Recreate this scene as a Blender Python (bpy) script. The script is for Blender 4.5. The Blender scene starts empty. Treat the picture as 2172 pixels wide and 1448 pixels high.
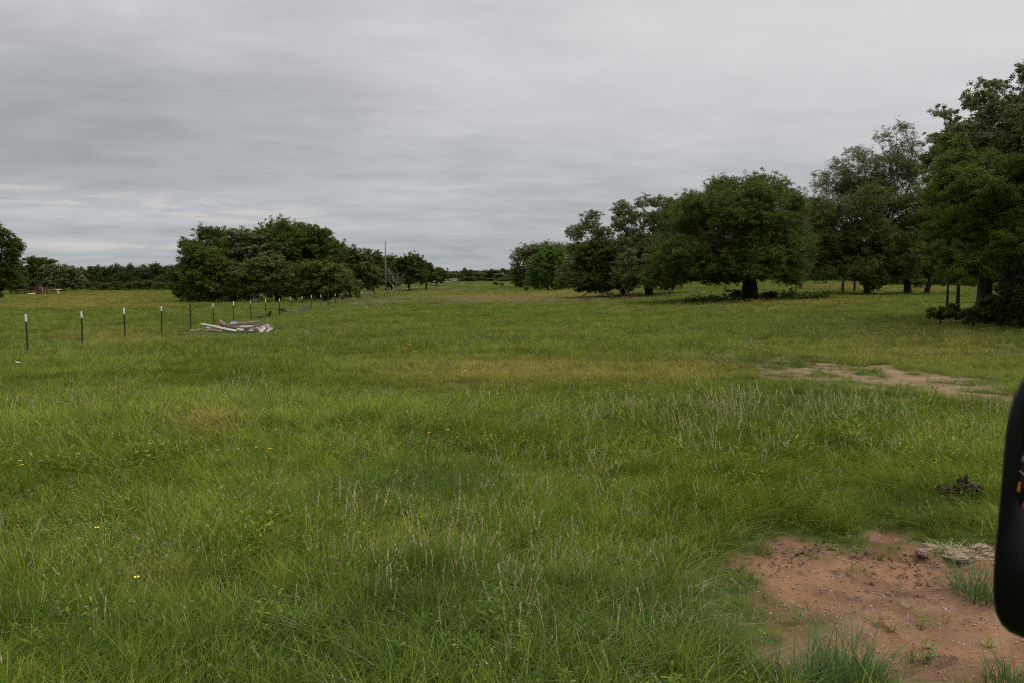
import bpy, math, random, time
_t0 = time.time()
import numpy as np
from mathutils import Vector, Matrix, Euler

rng = np.random.default_rng(11)
random.seed(5)
C = bpy.context.scene.collection
F, CX, CY, HZ, EYE = 1761.0, 1086.0, 724.0, 600.0, 2.1
PITCH = math.atan((CY - HZ) / F)

# ------------------------------------------------------------------ camera maths
def ray(u, v):
    x, y, z = (u - CX), F, -(v - CY)
    c, s = math.cos(-PITCH), math.sin(-PITCH)
    return np.array([x, y * c - z * s, y * s + z * c])

def at_depth(u, v, Y):
    r = ray(u, v); r = r * (Y / r[1])
    return np.array([r[0], r[1], EYE + r[2]])

# ------------------------------------------------------------------ terrain
def sstep(a, b, x):
    t = np.clip((x - a) / (b - a), 0, 1); return t * t * (3 - 2 * t)

_T = np.arange(-60, 1600, 2.0)
def table(pairs):
    zs, hs = zip(*pairs)
    y = np.interp(_T, zs, hs)
    k = np.hanning(13); k /= k.sum()
    return np.convolve(np.pad(y, 6, mode='edge'), k, 'valid')
PC = table([(-60, 0), (0, 0), (20, -.04), (53, -.14), (72, -.2), (120, -.32), (151, -.32), (203, -.09), (260, .9), (330, 2.4), (420, 3.0), (1600, 4)])
PL = table([(-60, 0), (0, 0), (20, -.04), (53, -.14), (72, -.2), (110, -.38), (151, -.3), (230, .05), (300, .3), (1600, 3)])
PR = table([(-60, 0), (0, 0), (50, .05), (90, .45), (110, .65), (140, 1.6), (170, 2.6), (220, 3.5), (400, 5), (1600, 7)])

def hash2(ix, iy, s):
    h = (ix * 374761393 + iy * 668265263 + s * 1274126177) & 0x7fffffff
    h = ((h ^ (h >> 13)) * 1274126177) & 0x7fffffff
    return ((h ^ (h >> 16)) & 0xffff) / 65535.0

def vnoise(x, y, s=0):
    x = np.asarray(x, float); y = np.asarray(y, float)
    ix = np.floor(x).astype(np.int64); iy = np.floor(y).astype(np.int64)
    fx = x - ix; fy = y - iy; fx = fx * fx * (3 - 2 * fx); fy = fy * fy * (3 - 2 * fy)
    a, b = hash2(ix, iy, s), hash2(ix + 1, iy, s); c, d = hash2(ix, iy + 1, s), hash2(ix + 1, iy + 1, s)
    return (a * (1 - fx) + b * fx) * (1 - fy) + (c * (1 - fx) + d * fx) * fy

def fbm(x, y, s=0, o=4):
    t = 0; a = .5
    for k in range(o):
        t = t + a * vnoise(x * 2 ** k, y * 2 ** k, s + k * 7); a *= .5
    return t / (1 - .5 ** o)

def base_h(x, y):
    x = np.asarray(x, float); y = np.asarray(y, float)
    c, l, r = (np.interp(y, _T, P) for P in (PC, PL, PR))
    wl = sstep(-50, -90, x); wr = sstep(8, 32, x)
    h = c * (1 - wl) * (1 - wr) + l * wl + r * wr
    h = h + (fbm(x / 4.0, y / 4.0, 3, 3) - .5) * .13 * sstep(120, 30, y)
    return h + (fbm(x / 25.0, y / 25.0, 9, 2) - .5) * .18 * sstep(5, 60, y)

_YS = 2.5 * 1.003 ** np.arange(1960)
def hit(u, v):
    r = ray(u, v); r = r / r[1]
    k_ = EYE + r[2] * _YS <= base_h(r[0] * _YS, _YS)
    Y = float(_YS[int(np.argmax(k_))]) if k_.any() else 900.0
    return np.array([r[0] * Y, Y, float(base_h(r[0] * Y, Y))])

def poly_field(poly, x, y):
    """signed distance (positive inside) of points to a ground polygon"""
    n = len(poly); d = np.full(x.shape, 1e9); ins = np.zeros(x.shape, bool)
    for i in range(n):
        ax, ay = poly[i]; bx, by = poly[(i + 1) % n]
        ex, ey = bx - ax, by - ay
        t = np.clip(((x - ax) * ex + (y - ay) * ey) / (ex * ex + ey * ey + 1e-9), 0, 1)
        d = np.minimum(d, np.hypot(x - ax - t * ex, y - ay - t * ey))
        c = ((ay > y) != (by > y)) & (x < ex * (y - ay) / (ey + 1e-12) + ax)
        ins ^= c
    return np.where(ins, d, -d)

def gpoly(pix):
    return [tuple(hit(u, v)[:2]) for u, v in pix]
RED = gpoly([(1560, 1236), (1590, 1205), (1630, 1184), (1660, 1158), (1770, 1165), (1850, 1160), (1930, 1150), (2020, 1165), (2110, 1175),
             (2240, 1200), (2330, 1300), (2350, 1470), (2200, 1500), (1900, 1480), (1830, 1420), (1730, 1430), (1670, 1370), (1610, 1300)])
RED2 = gpoly([(1820, 1128), (1880, 1122), (1940, 1140), (1900, 1148), (1840, 1142)])
TANP = [gpoly(p) for p in (
    [(1690, 772), (1760, 770), (1830, 790), (1800, 800), (1740, 790)],
    [(1840, 800), (1880, 780), (1930, 790), (2010, 800), (2080, 826), (2110, 838), (2020, 842), (1930, 832), (1880, 826)],
    [(1490, 748), (1580, 752), (1660, 768), (1690, 782), (1600, 778), (1520, 764)],
    [(1640, 785), (1700, 790), (1760, 805), (1680, 803)],
    [(1700, 930), (1810, 915), (1830, 925), (1720, 940)])]

def dirt_mask(x, y):
    n = (fbm(x * 2.6, y * 2.6, 21, 4) - .5)
    m = np.clip(.5 + (poly_field(RED, x, y) + .0 + n * 1.4) / .42, 0, 1)
    m = np.maximum(m, np.clip(.4 + (poly_field(RED2, x, y) + n * .5) / .2, 0, 1))
    t = np.zeros(x.shape)
    n2 = (fbm(x * 2.4, y * 1.6, 41, 5) - .5)
    for p, a in zip(TANP, (1, 1, .5, .7, .55)):
        t = np.maximum(t, a * np.clip(.5 + (poly_field(p, x, y) + .25 + n2 * 4.2) / .6, 0, 1))
    return m, t

def ground_h(x, y):
    """terrain with the small hollows and footmarks of the bare dirt"""
    x = np.asarray(x, float); y = np.asarray(y, float)
    h = base_h(x, y)
    near = (y < 9) & (y > 2) & (x > -1) & (x < 7)
    if np.any(near):
        m, _ = dirt_mask(np.atleast_1d(x), np.atleast_1d(y)); m = m.reshape(h.shape)
        b = (fbm(x * 3.1, y * 3.1, 5, 4) - .5) * .15 + (fbm(x * 11, y * 11, 6, 2) - .5) * .03
        h = h + m * (b - .03) * near
    return h

# ------------------------------------------------------------------ object helpers
def tag(o, label=None, cat=None, group=None, kind=None):
    for k, v in (('label', label), ('category', cat), ('group', group), ('kind', kind)):
        if v: o[k] = v
    return o

def empty(name, loc, label, cat, group=None, rz=0):
    o = bpy.data.objects.new(name, None); C.objects.link(o)
    o.location = [float(a) for a in loc]; o.rotation_euler = (0, 0, rz); o.empty_display_size = .2
    return tag(o, label, cat, group)

def np_mesh(name, V, Q, mats=(), mi=None, smooth=False):
    me = bpy.data.meshes.new(name)
    V = np.asarray(V, np.float32); Q = np.asarray(Q, np.int32)
    k = Q.shape[1]
    me.vertices.add(len(V)); me.vertices.foreach_set('co', V.ravel())
    me.loops.add(Q.size); me.loops.foreach_set('vertex_index', Q.ravel())
    me.polygons.add(len(Q)); me.polygons.foreach_set('loop_start', np.arange(0, Q.size, k, dtype=np.int32))
    if mi is not None: me.polygons.foreach_set('material_index', np.asarray(mi, np.int32))
    if smooth: me.polygons.foreach_set('use_smooth', np.ones(len(Q), bool))
    me.update(calc_edges=True); me.validate()
    for m in mats: me.materials.append(m)
    return me

def add(name, me, parent=None, link=True):
    o = bpy.data.objects.new(name, me)
    if link: C.objects.link(o)
    if parent is not None: o.parent = parent
    return o

class MB:
    """collects small shapes into one mesh"""
    def __init__(s): s.v, s.f = [], []
    def shape(s, v, f):
        o = len(s.v); s.v += [tuple(map(float, p)) for p in v]; s.f += [tuple(o + i for i in q) for q in f]
    def box(s, size, M=None, taper=0):
        x, y, z = (a / 2 for a in size); t = 1 - taper
        v = [(-x, -y, -z), (x, -y, -z), (x, y, -z), (-x, y, -z), (-x * t, -y * t, z), (x * t, -y * t, z), (x * t, y * t, z), (-x * t, y * t, z)]
        if M is not None: v = [M @ Vector(p) for p in v]
        s.shape(v, [(0, 3, 2, 1), (4, 5, 6, 7), (0, 1, 5, 4), (1, 2, 6, 5), (2, 3, 7, 6), (3, 0, 4, 7)])
    def tube(s, pts, rads, n=8, caps=True):
        pts = [Vector(p) for p in pts]; rings = []
        for i, p in enumerate(pts):
            d = (pts[min(i + 1, len(pts) - 1)] - pts[max(i - 1, 0)]).normalized()
            a = d.orthogonal().normalized() if i == 0 else (rings_a - d * rings_a.dot(d)).normalized()
            rings_a = a; b = d.cross(a)
            rings.append([p + (a * math.cos(2 * math.pi * k / n) + b * math.sin(2 * math.pi * k / n)) * rads[i] for k in range(n)])
        v = [q for r in rings for q in r]; f = []
        for i in range(len(pts) - 1):
            for k in range(n):
                f.append((i * n + k, i * n + (k + 1) % n, (i + 1) * n + (k + 1) % n, (i + 1) * n + k))
        if caps:
            f.append(tuple(range(n))[::-1]); f.append(tuple((len(pts) - 1) * n + k for k in range(n)))
        s.shape(v, f)
    def build(s, name, mat, parent=None, smooth=False, link=True, bevel=0):
        me = bpy.data.meshes.new(name); me.from_pydata(s.v, [], s.f); me.update()
        if smooth: me.polygons.foreach_set('use_smooth', [True] * len(me.polygons))
        if mat: me.materials.append(mat)
        o = add(name, me, parent, link)
        if bevel:
            m = o.modifiers.new('edge', 'BEVEL'); m.width = bevel; m.segments = 2
        return o

# ------------------------------------------------------------------ materials
class NT:
    def __init__(s, name):
        s.m = bpy.data.materials.new(name); s.m.use_nodes = True; s.t = s.m.node_tree; s.t.nodes.clear()
        s.out = s.t.nodes.new('ShaderNodeOutputMaterial')
    def n(s, typ, **kw):
        d = s.t.nodes.new('ShaderNode' + typ)
        for k, v in kw.items():
            if k.startswith('i_'): d.inputs[int(k[2:]) if k[2:].isdigit() else k[2:].replace('_', ' ')].default_value = v
            else: setattr(d, k, v)
        return d
    def l(s, a, b): s.t.links.new(a, b)
    def mix(s, fac, a, b, mode='MIX'):
        d = s.n('MixRGB', blend_type=mode)
        for i, x in enumerate((fac, a, b)):
            if isinstance(x, (int, float)): d.inputs[i].default_value = x
            elif isinstance(x, tuple): d.inputs[i].default_value = x + (1,)
            else: s.l(x, d.inputs[i])
        return d.outputs[0]
    def noise(s, scale, detail=4, vec=None, rough=.55, dist=0):
        d = s.n('TexNoise'); d.inputs['Scale'].default_value = scale; d.inputs['Detail'].default_value = detail
        d.inputs['Roughness'].default_value = rough; d.inputs['Distortion'].default_value = dist
        if vec is not None: s.l(vec, d.inputs['Vector'])
        return d.outputs['Fac']
    def ramp(s, x, a, b, smooth=True):
        d = s.n('MapRange', interpolation_type='SMOOTHSTEP' if smooth else 'LINEAR')
        s.l(x, d.inputs[0]); d.inputs[1].default_value = a; d.inputs[2].default_value = b
        return d.outputs[0]
    def math(s, op, a, b=None):
        d = s.n('Math', operation=op)
        for i, x in enumerate((a, b)):
            if x is None: continue
            if isinstance(x, (int, float)): d.inputs[i].default_value = x
            else: s.l(x, d.inputs[i])
        return d.outputs[0]

def leafy(name, cols, transl=.25, rough=.55, spec=.25, scale=.35, inst=False):
    """foliage or grass: cols = dark, main, light/yellow, dry"""
    k = NT(name); g = k.n('NewGeometry')
    a = k.noise(scale, 3, g.outputs['Position'])
    c = k.mix(k.ramp(a, .35, .65), cols[0], cols[1])
    c = k.mix(k.ramp(g.outputs['Random Per Island'], .35, 1), c, cols[2])
    if inst:
        oi = k.n('ObjectInfo')
        c = k.mix(k.math('MULTIPLY', k.ramp(oi.outputs['Random'], .3, 1), .6), c, cols[2])
        at = k.n('Attribute', attribute_type='INSTANCER', attribute_name='dry')
        r = k.math('ADD', at.outputs['Fac'], k.math('MULTIPLY', k.math('SUBTRACT', g.outputs['Random Per Island'], .55), .5))
        c = k.mix(k.ramp(r, .25, .95), c, cols[3])
        at2 = k.n('Attribute', attribute_type='INSTANCER', attribute_name='cool')
        c = k.mix(k.math('MULTIPLY', at2.outputs['Fac'], .6), c, cols[4])
        hs = k.n('HueSaturation'); k.l(c, hs.inputs['Color'])
        k.l(k.math('ADD', k.math('MULTIPLY', k.math('FRACT', k.math('MULTIPLY', oi.outputs['Random'], 7.31)), .7), .65), hs.inputs['Value']); c = hs.outputs[0]
    p = k.n('BsdfPrincipled'); p.inputs['Roughness'].default_value = rough; p.inputs['Specular IOR Level'].default_value = spec
    k.l(c, p.inputs['Base Color'])
    t = k.n('BsdfTranslucent'); k.l(k.mix(.5, c, (.12, .16, .02)), t.inputs[0])
    m = k.n('MixShader'); m.inputs[0].default_value = transl
    k.l(p.outputs[0], m.inputs[1]); k.l(t.outputs[0], m.inputs[2]); k.l(m.outputs[0], k.out.inputs[0])
    return k.m

def rough_mat(name, c1, c2, scale=8, rough=.85, bump=.3, stretch=(1, 1, 1), c3=None, spec=.25, metal=0):
    k = NT(name); tc = k.n('TexCoord'); mp = k.n('Mapping'); k.l(tc.outputs['Object'], mp.inputs[0]); mp.inputs['Scale'].default_value = stretch
    a = k.noise(scale, 6, mp.outputs[0], .65)
    c = k.mix(k.ramp(a, .32, .68), c1, c2)
    if c3: c = k.mix(k.ramp(k.noise(scale * .23, 3, mp.outputs[0]), .5, .62), c, c3)
    oi = k.n('ObjectInfo')
    hs = k.n('HueSaturation'); k.l(c, hs.inputs['Color']); k.l(k.math('ADD', k.math('MULTIPLY', oi.outputs['Random'], .5), .75), hs.inputs['Value'])
    p = k.n('BsdfPrincipled'); p.inputs['Roughness'].default_value = rough; p.inputs['Specular IOR Level'].default_value = spec; p.inputs['Metallic'].default_value = metal
    k.l(hs.outputs[0], p.inputs['Base Color'])
    b = k.n('Bump'); b.inputs['Strength'].default_value = bump; b.inputs['Distance'].default_value = .02
    k.l(a, b.inputs['Height']); k.l(b.outputs[0], p.inputs['Normal']); k.l(p.outputs[0], k.out.inputs[0])
    return k.m

M = {}
M['grass'] = leafy('grass_blades', ((.052, .112, .005), (.098, .168, .008), (.225, .258, .022), (.340, .270, .060), (.046, .098, .018)), .28, rough=.62, spec=.1, inst=True, scale=.28)
M['straw'] = leafy('straw', ((.30, .26, .11), (.40, .36, .17), (.58, .53, .32), (.3, .2, .1), (.3, .28, .18)), .2, inst=False, scale=3)
M['oak_dark'] = leafy('oak_foliage_dark', ((.036, .062, .006), (.060, .094, .010), (.110, .145, .022)), .27, rough=.6, spec=.1, scale=.6)
M['oak_olive'] = leafy('oak_foliage_olive', ((.056, .080, .012), (.086, .112, .020), (.145, .170, .042)), .25, rough=.6, spec=.1, scale=.6)
M['oak_pale'] = leafy('oak_foliage_pale', ((.080, .098, .028), (.120, .138, .046), (.205, .215, .090)), .25, rough=.6, spec=.12, scale=.6)
M['bright'] = leafy('bright_foliage', ((.050, .105, .010), (.080, .150, .015), (.135, .200, .030)), .3, rough=.6, spec=.12, scale=.6)
M['mesquite'] = leafy('broad_green_foliage', ((.042, .080, .006), (.064, .112, .010), (.110, .158, .020)), .3, rough=.6, spec=.1, scale=.6)
M['far_leaf'] = leafy('far_foliage', ((.034, .060, .012), (.052, .084, .018), (.084, .114, .030)), .2, rough=.7, spec=.1, scale=.12)
M['bark'] = rough_mat('bark', (.014, .012, .010), (.036, .031, .026), 9, .9, .8, (1, 1, .25))
M['bark_pale'] = rough_mat('bark_pale', (.10, .09, .075), (.24, .22, .19), 9, .9, .5, (1, 1, .25))
M['deadwood'] = rough_mat('dead_twigs', (.11, .095, .08), (.23, .21, .185), 5, .9, .2)
M['plank'] = rough_mat('weathered_wood', (.20, .185, .165), (.42, .395, .36), 14, .85, .25, (.12, 1, 1), (.33, .26, .20))
M['plank_white'] = rough_mat('whitewashed_wood', (.25, .24, .225), (.42, .405, .385), 10, .8, .2, (.2, 1, 1), (.40, .33, .27))
M['plank_brown'] = rough_mat('brown_wood', (.12, .09, .068), (.25, .20, .16), 12, .85, .3, (.2, 1, 1))
M['tarpaper'] = rough_mat('dark_roofing', (.03, .03, .034), (.07, .07, .075), 20, .9, .3)
M['post_green'] = rough_mat('green_enamel_steel', (.016, .026, .018), (.03, .042, .03), 20, .6, .05, spec=.4)
M['post_white'] = rough_mat('white_enamel_tip', (.72, .73, .74), (.80, .80, .80), 25, .5, .03, spec=.4)
M['rust'] = rough_mat('rusty_pipe', (.040, .022, .015), (.085, .048, .033), 18, .85, .2)
M['rust_red'] = rough_mat('rusty_red_steel', (.10, .042, .03), (.18, .085, .06), 6, .8, .15)
M['wire'] = rough_mat('galvanized_wire', (.07, .07, .07), (.13, .13, .13), 30, .6, .02, metal=.6)
M['pole'] = rough_mat('creosoted_pole', (.13, .075, .050), (.23, .145, .10), 7, .85, .3, (3, 3, .2), (.20, .12, .09))
M['white'] = rough_mat('white_plastic', (.7, .7, .68), (.8, .8, .78), 6, .5, .02, spec=.4)
M['soil'] = rough_mat('dark_soil_clod', (.035, .019, .012), (.085, .05, .034), 30, .95, .9)
M['fibre'] = rough_mat('dead_grass_mat', (.25, .17, .11), (.46, .345, .25), 45, .95, .9, (1, 1, 1), (.16, .09, .055))
M['stone'] = rough_mat('gravel_stone', (.26, .16, .11), (.50, .38, .30), 12, .9, .2)
M['litter'] = rough_mat('leaf_litter', (.06, .035, .022), (.19, .12, .075), 8, .9, .1)
M['yellow'] = rough_mat('yellow_petals', (.72, .50, .03), (.82, .62, .06), 40, .6, .02)
M['orange'] = leafy('orange_petals', ((.42, .10, .02), (.55, .17, .03), (.60, .28, .05)), .2, scale=2)
M['pinkseed'] = leafy('pink_seedheads', ((.28, .20, .145), (.36, .27, .19), (.42, .34, .24)), .15, scale=1)
M['flower_stem'] = leafy('flower_stem', ((.05, .09, .02), (.07, .12, .03), (.09, .14, .03)), .1)
k = NT('black_mirror_plastic'); p = k.n('BsdfPrincipled'); tc = k.n('TexCoord')
p.inputs['Base Color'].default_value = (.0025, .0025, .003, 1); p.inputs['Roughness'].default_value = .38; p.inputs['Specular IOR Level'].default_value = .2
b = k.n('Bump'); b.inputs['Strength'].default_value = .08; k.l(k.noise(900, 2, tc.outputs['Object']), b.inputs['Height']); k.l(b.outputs[0], p.inputs['Normal']); k.l(p.outputs[0], k.out.inputs[0]); M['plastic'] = k.m
def plain(name, col, rough=.5, spec=.2):
    k = NT(name); tc = k.n('TexCoord'); p = k.n('BsdfPrincipled')
    k.l(k.mix(k.noise(60, 3, tc.outputs['Object']), col, tuple(c * .75 for c in col)), p.inputs['Base Color'])
    p.inputs['Roughness'].default_value = rough; p.inputs['Specular IOR Level'].default_value = spec; k.l(p.outputs[0], k.out.inputs[0]); return k.m
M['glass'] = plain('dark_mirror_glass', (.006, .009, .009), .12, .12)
M['amber'] = plain('amber_reflection_tint', (.55, .19, .01), .4)  # mark colours below imitate what the mirror glass reflects
M['red_reflection'] = plain('red_reflection_tint', (.32, .045, .05), .4)
M['maroon'] = plain('maroon_reflection_mark', (.035, .008, .007), .5)
M['letter'] = plain('pale_reflection_tint', (.33, .34, .34), .6)

# ground
k = NT('pasture_ground'); g = k.n('NewGeometry'); P = g.outputs['Position']
th = k.mix(k.ramp(k.noise(.22, 5, P), .35, .65), (.036, .064, .008), (.074, .090, .016))
th = k.mix(k.ramp(k.noise(9, 5, P), .45, .75), th, (.052, .044, .018))
red = k.mix(k.ramp(k.noise(1.4, 7, P, .62), .38, .6), (.245, .126, .062), (.150, .080, .044))
red = k.mix(k.math('MULTIPLY', k.ramp(k.noise(.9, 4, P), .52, .66), .6), red, (.30, .185, .11))
red = k.mix(k.ramp(k.noise(4.2, 6, P, .6, .8), .52, .70), red, (.085, .045, .028))
red = k.mix(k.math('MULTIPLY', k.ramp(k.noise(55, 3, P), .52, .75), .5), red, (.26, .165, .11))
vo = k.n('TexVoronoi'); vo.inputs['Scale'].default_value = 75; k.l(P, vo.inputs['Vector'])
red = k.mix(k.math('MULTIPLY', k.ramp(vo.outputs['Distance'], .25, .08), k.ramp(k.noise(1.1, 3, P), .45, .6)), red, (.30, .22, .17))
tan = k.mix(k.ramp(k.noise(2.2, 5, P), .3, .7), (.25, .165, .10), (.15, .10, .06))
a1 = k.n('Attribute', attribute_name='red_dirt'); a2 = k.n('Attribute', attribute_name='tan_dirt')
c = k.mix(a1.outputs['Fac'], th, red); c = k.mix(a2.outputs['Fac'], c, tan)
p = k.n('BsdfPrincipled'); p.inputs['Roughness'].default_value = .95; p.inputs['Specular IOR Level'].default_value = .15; k.l(c, p.inputs['Base Color'])
b = k.n('Bump'); b.inputs['Strength'].default_value = .8; b.inputs['Distance'].default_value = .018
k.l(k.math('ADD', k.noise(38, 6, P, .7), k.math('MULTIPLY', k.noise(160, 2, P), .5)), b.inputs['Height']); k.l(b.outputs[0], p.inputs['Normal']); k.l(p.outputs[0], k.out.inputs[0]); M['ground'] = k.m

# ------------------------------------------------------------------ ground sheet
def axis(lo, hi, n, c, fine):
    t = np.linspace(-1, 1, n); s = np.sinh(t * 6.2) / np.sinh(6.2)
    a = np.where(s < 0, -s * (lo - c), s * (hi - c)) + c
    return a + 0
def spaced(stops):
    out = []
    for a, b_, d in stops: out.append(np.arange(a, b_, d))
    return np.concatenate(out)
xs = spaced([(-900, -260, 40), (-260, -60, 6), (-60, -12, 1.2), (-12, .6, .35), (.6, 4.6, .035), (4.6, 12, .16), (12, 60, 1.2), (60, 260, 6), (260, 901, 40)])
ys = spaced([(-60, -4, 4), (-4, 3.9, .4), (3.9, 7.6, .035), (7.6, 14, .3), (14, 24, .18), (24, 70, 1.2), (70, 360, 4), (360, 1500, 40)])
X, Y = np.meshgrid(xs, ys)
Z = ground_h(X, Y)
nx, ny = len(xs), len(ys)
idx = np.arange(nx * ny).reshape(ny, nx)
Q = np.stack([idx[:-1, :-1], idx[:-1, 1:], idx[1:, 1:], idx[1:, :-1]], -1).reshape(-1, 4)
me = np_mesh('ground', np.stack([X, Y, Z], -1).reshape(-1, 3), Q, [M['ground']], smooth=True)
m1, m2 = dirt_mask(X.ravel(), Y.ravel())
for nm, mm in (('red_dirt', m1), ('tan_dirt', m2)):
    at = me.attributes.new(nm, 'FLOAT', 'POINT'); at.data.foreach_set('value', mm.astype(np.float32))
tag(add('ground', me), 'rolling pasture ground with bare reddish dirt', None, None, 'structure')

# ------------------------------------------------------------------ grass clumps (sources of the grass)
def blades(n, rad, h0, h1, w, lean=.5, curl=.5, flop=.15, seed=0, nseg=3, wind=0.):
    r = np.random.default_rng(seed)
    a = r.uniform(0, 2 * np.pi, n); rr = rad * np.sqrt(r.uniform(0, 1, n))
    bx, by = rr * np.cos(a), rr * np.sin(a)
    hd = a + r.normal(0, 1.1, n)
    hd = np.arctan2(np.sin(hd), np.cos(hd)); hd = np.where(r.uniform(size=n) < wind, r.normal(0, .5, n), hd)
    h = r.uniform(h0, h1, n); L = np.abs(r.normal(0, lean, n)) + rr / max(rad, .01) * lean * .3; K = np.abs(r.normal(0, curl, n))
    fl = r.uniform(0, 1, n) < flop; L = np.where(fl, L + .9, L)
    tw = hd + np.pi / 2 + r.normal(0, .7, n); ww = w * r.uniform(.6, 1.3, n)
    V = []
    for s in range(nseg + 1):
        t = s / nseg
        off = h * (L * t + K * t * t) * .75
        z = h * t * (1 - .22 * np.minimum(L, 1.6) - .28 * np.minimum(K, 1.5) * t)
        px, py = bx + off * np.cos(hd), by + off * np.sin(hd)
        wd = ww * (1.0 - .88 * t ** 1.6) * .5
        V.append(np.stack([px - wd * np.cos(tw), py - wd * np.sin(tw), z - .02 * (s == 0)], -1))
        V.append(np.stack([px + wd * np.cos(tw), py + wd * np.sin(tw), z - .02 * (s == 0)], -1))
    m = 2 * (nseg + 1)
    V = np.stack(V, 1).reshape(-1, 3)
    o = (np.arange(n) * m)[:, None, None]
    q = np.array([[2 * s, 2 * s + 1, 2 * s + 3, 2 * s + 2] for s in range(nseg)])[None]
    return V, (o + q).reshape(-1, 4)

def stalks(n, rad, h0, h1, head, seed=0, lean=.35, w=.0022, droop=0, hw=.006, nsp=16, fat=.30):
    """thin stems carrying a seed head; returns stem mesh and head mesh"""
    r = np.random.default_rng(seed)
    SV, SQ = blades(n, rad, h0, h1, w, lean, .12, 0, seed, 4)
    S = SV.reshape(n, 10, 3)
    hv = []
    for i in range(n):
        tip = S[i, 8:10].mean(0); pre = S[i, 6:8].mean(0); d = tip - pre; d /= np.linalg.norm(d)
        side = np.cross(d, r.normal(size=3)); side /= np.linalg.norm(side); L = head * r.uniform(.7, 1.25)
        for q in range(nsp):
            t = q / nsp; c = tip + d * L * t + np.array([0, 0, -droop * L * t * t])
            th_ = r.uniform(0, 6.28); sd = side * np.cos(th_) + np.cross(d, side) * np.sin(th_)
            ln = (d * .8 + sd * r.uniform(.2, (.7 if fat < .41 else .3) + droop * 2) + np.array([0, 0, -droop])) ; ln = ln / np.linalg.norm(ln) * hw * r.uniform(1.6, 2.6)
            wv = np.cross(ln, r.normal(size=3)); wv = wv / np.linalg.norm(wv) * hw * fat
            hv += [c, c + ln * .5 + wv, c + ln, c + ln * .5 - wv]
    HV = np.array(hv); HQ = np.arange(len(HV)).reshape(-1, 4)
    return SV, SQ, HV, HQ

def join(parts):
    V, Q, I, o = [], [], [], 0
    for v, q, mi in parts:
        V.append(v); Q.append(q + o); I.append(np.full(len(q), mi)); o += len(v)
    return np.concatenate(V), np.concatenate(Q), np.concatenate(I)

KINDS = {}
def source(kind, parts, mats):
    V, Q, I = join(parts)
    me_ = np_mesh('clump', V, Q, mats, I)
    KINDS.setdefault(kind, []).append(me_)
M['rustseed'] = leafy('reddish_seedheads', ((.20, .10, .045), (.28, .15, .065), (.34, .22, .10)), .15, scale=1)
GM = [M['grass'], M['straw'], M['pinkseed'], M['rustseed']]
for s in range(4):
    source('near', [blades(32, .13, .08, .26, .0068, .45, .7, .2, s, 4, .5) + (0,), blades(2, .1, .08, .22, .003, .6, .6, .4, 40 + s, 3, .5) + (1,)], GM)
for s in range(3):
    source('bunch', [blades(50, .09, .16, .40, .0066, .4, .85, .1, 60 + s, 5, .6) + (0,), blades(4, .06, .15, .36, .003, .5, .6, .3, 70 + s, 3, .6) + (1,)], GM)
for s in range(3):
    a_, b_, c_, d_ = stalks(5, .12, .34, .62, .13, 80 + s, .4, .003, 0, .0085, 26, .42)
    source('stalk', [(a_, b_, 0), (c_, d_, 1), blades(18, .1, .08, .2, .004, .4, .5, .1, 90 + s) + (0,)], GM)
for s in range(3):
    a_, b_, c_, d_ = stalks(12, .12, .22, .42, .07, 100 + s, .5, .0022, .45, .0062, 9)
    source('plume', [(a_, b_, 0), (c_, d_, 1), blades(22, .12, .08, .22, .004, .5, .7, .1, 110 + s) + (0,)], GM)
for s in range(3):
    source('mid', [blades(60, .24, .12, .32, .0105, .4, .7, .15, 120 + s, 3, .5) + (0,), blades(6, .24, .14, .34, .004, .4, .4, .1, 130 + s) + (1,)], GM)
    source('wide', [blades(90, .55, .16, .38, .022, .35, .5, .1, 140 + s, 2, .4) + (0,), blades(10, .55, .2, .42, .010, .4, .4, .1, 150 + s, 2) + (1,)], GM)
    source('far', [blades(110, 1.3, .2, .42, .05, .3, .4, .1, 160 + s, 2) + (0,), blades(12, 1.3, .26, .48, .03, .3, .4, .1, 170 + s, 2) + (1,)], GM)
    a_, b_, c_, d_ = stalks(40, .7, .24, .42, .09, 180 + s, .3, .006, .3, .02, 7)
    source('pink', [(a_, b_, 0), (c_, d_, 2)], GM)
    a_, b_, c_, d_ = stalks(12, .25, .22, .36, .07, 190 + s, .3, .003, .1, .008, 9, .4)
    source('rust', [(a_, b_, 0), (c_, d_, 3)], GM)

def zone(n, y0, y1, margin=1.5, k=.72):
    # uniform over the wedge seen by the photograph plus a margin at its sides
    y = np.sqrt(rng.uniform(y0 * y0, y1 * y1, n)); x = rng.uniform(-1, 1, n) * (k * y + margin)
    return x, y

def img(x, y):
    """pixel of a ground point in the photograph, used only to see which named patch of field a clump grows in"""
    z = base_h(x, y) - EYE; c, s = math.cos(PITCH), math.sin(PITCH)
    yc = y * c - z * s; zc = y * s + z * c
    return CX + F * x / yc, CY - F * zc / yc

def patch(u, v, cu, cv, ru, rv):
    return np.exp(-(((u - cu) / ru) ** 2 + ((v - cv) / rv) ** 2))

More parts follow.
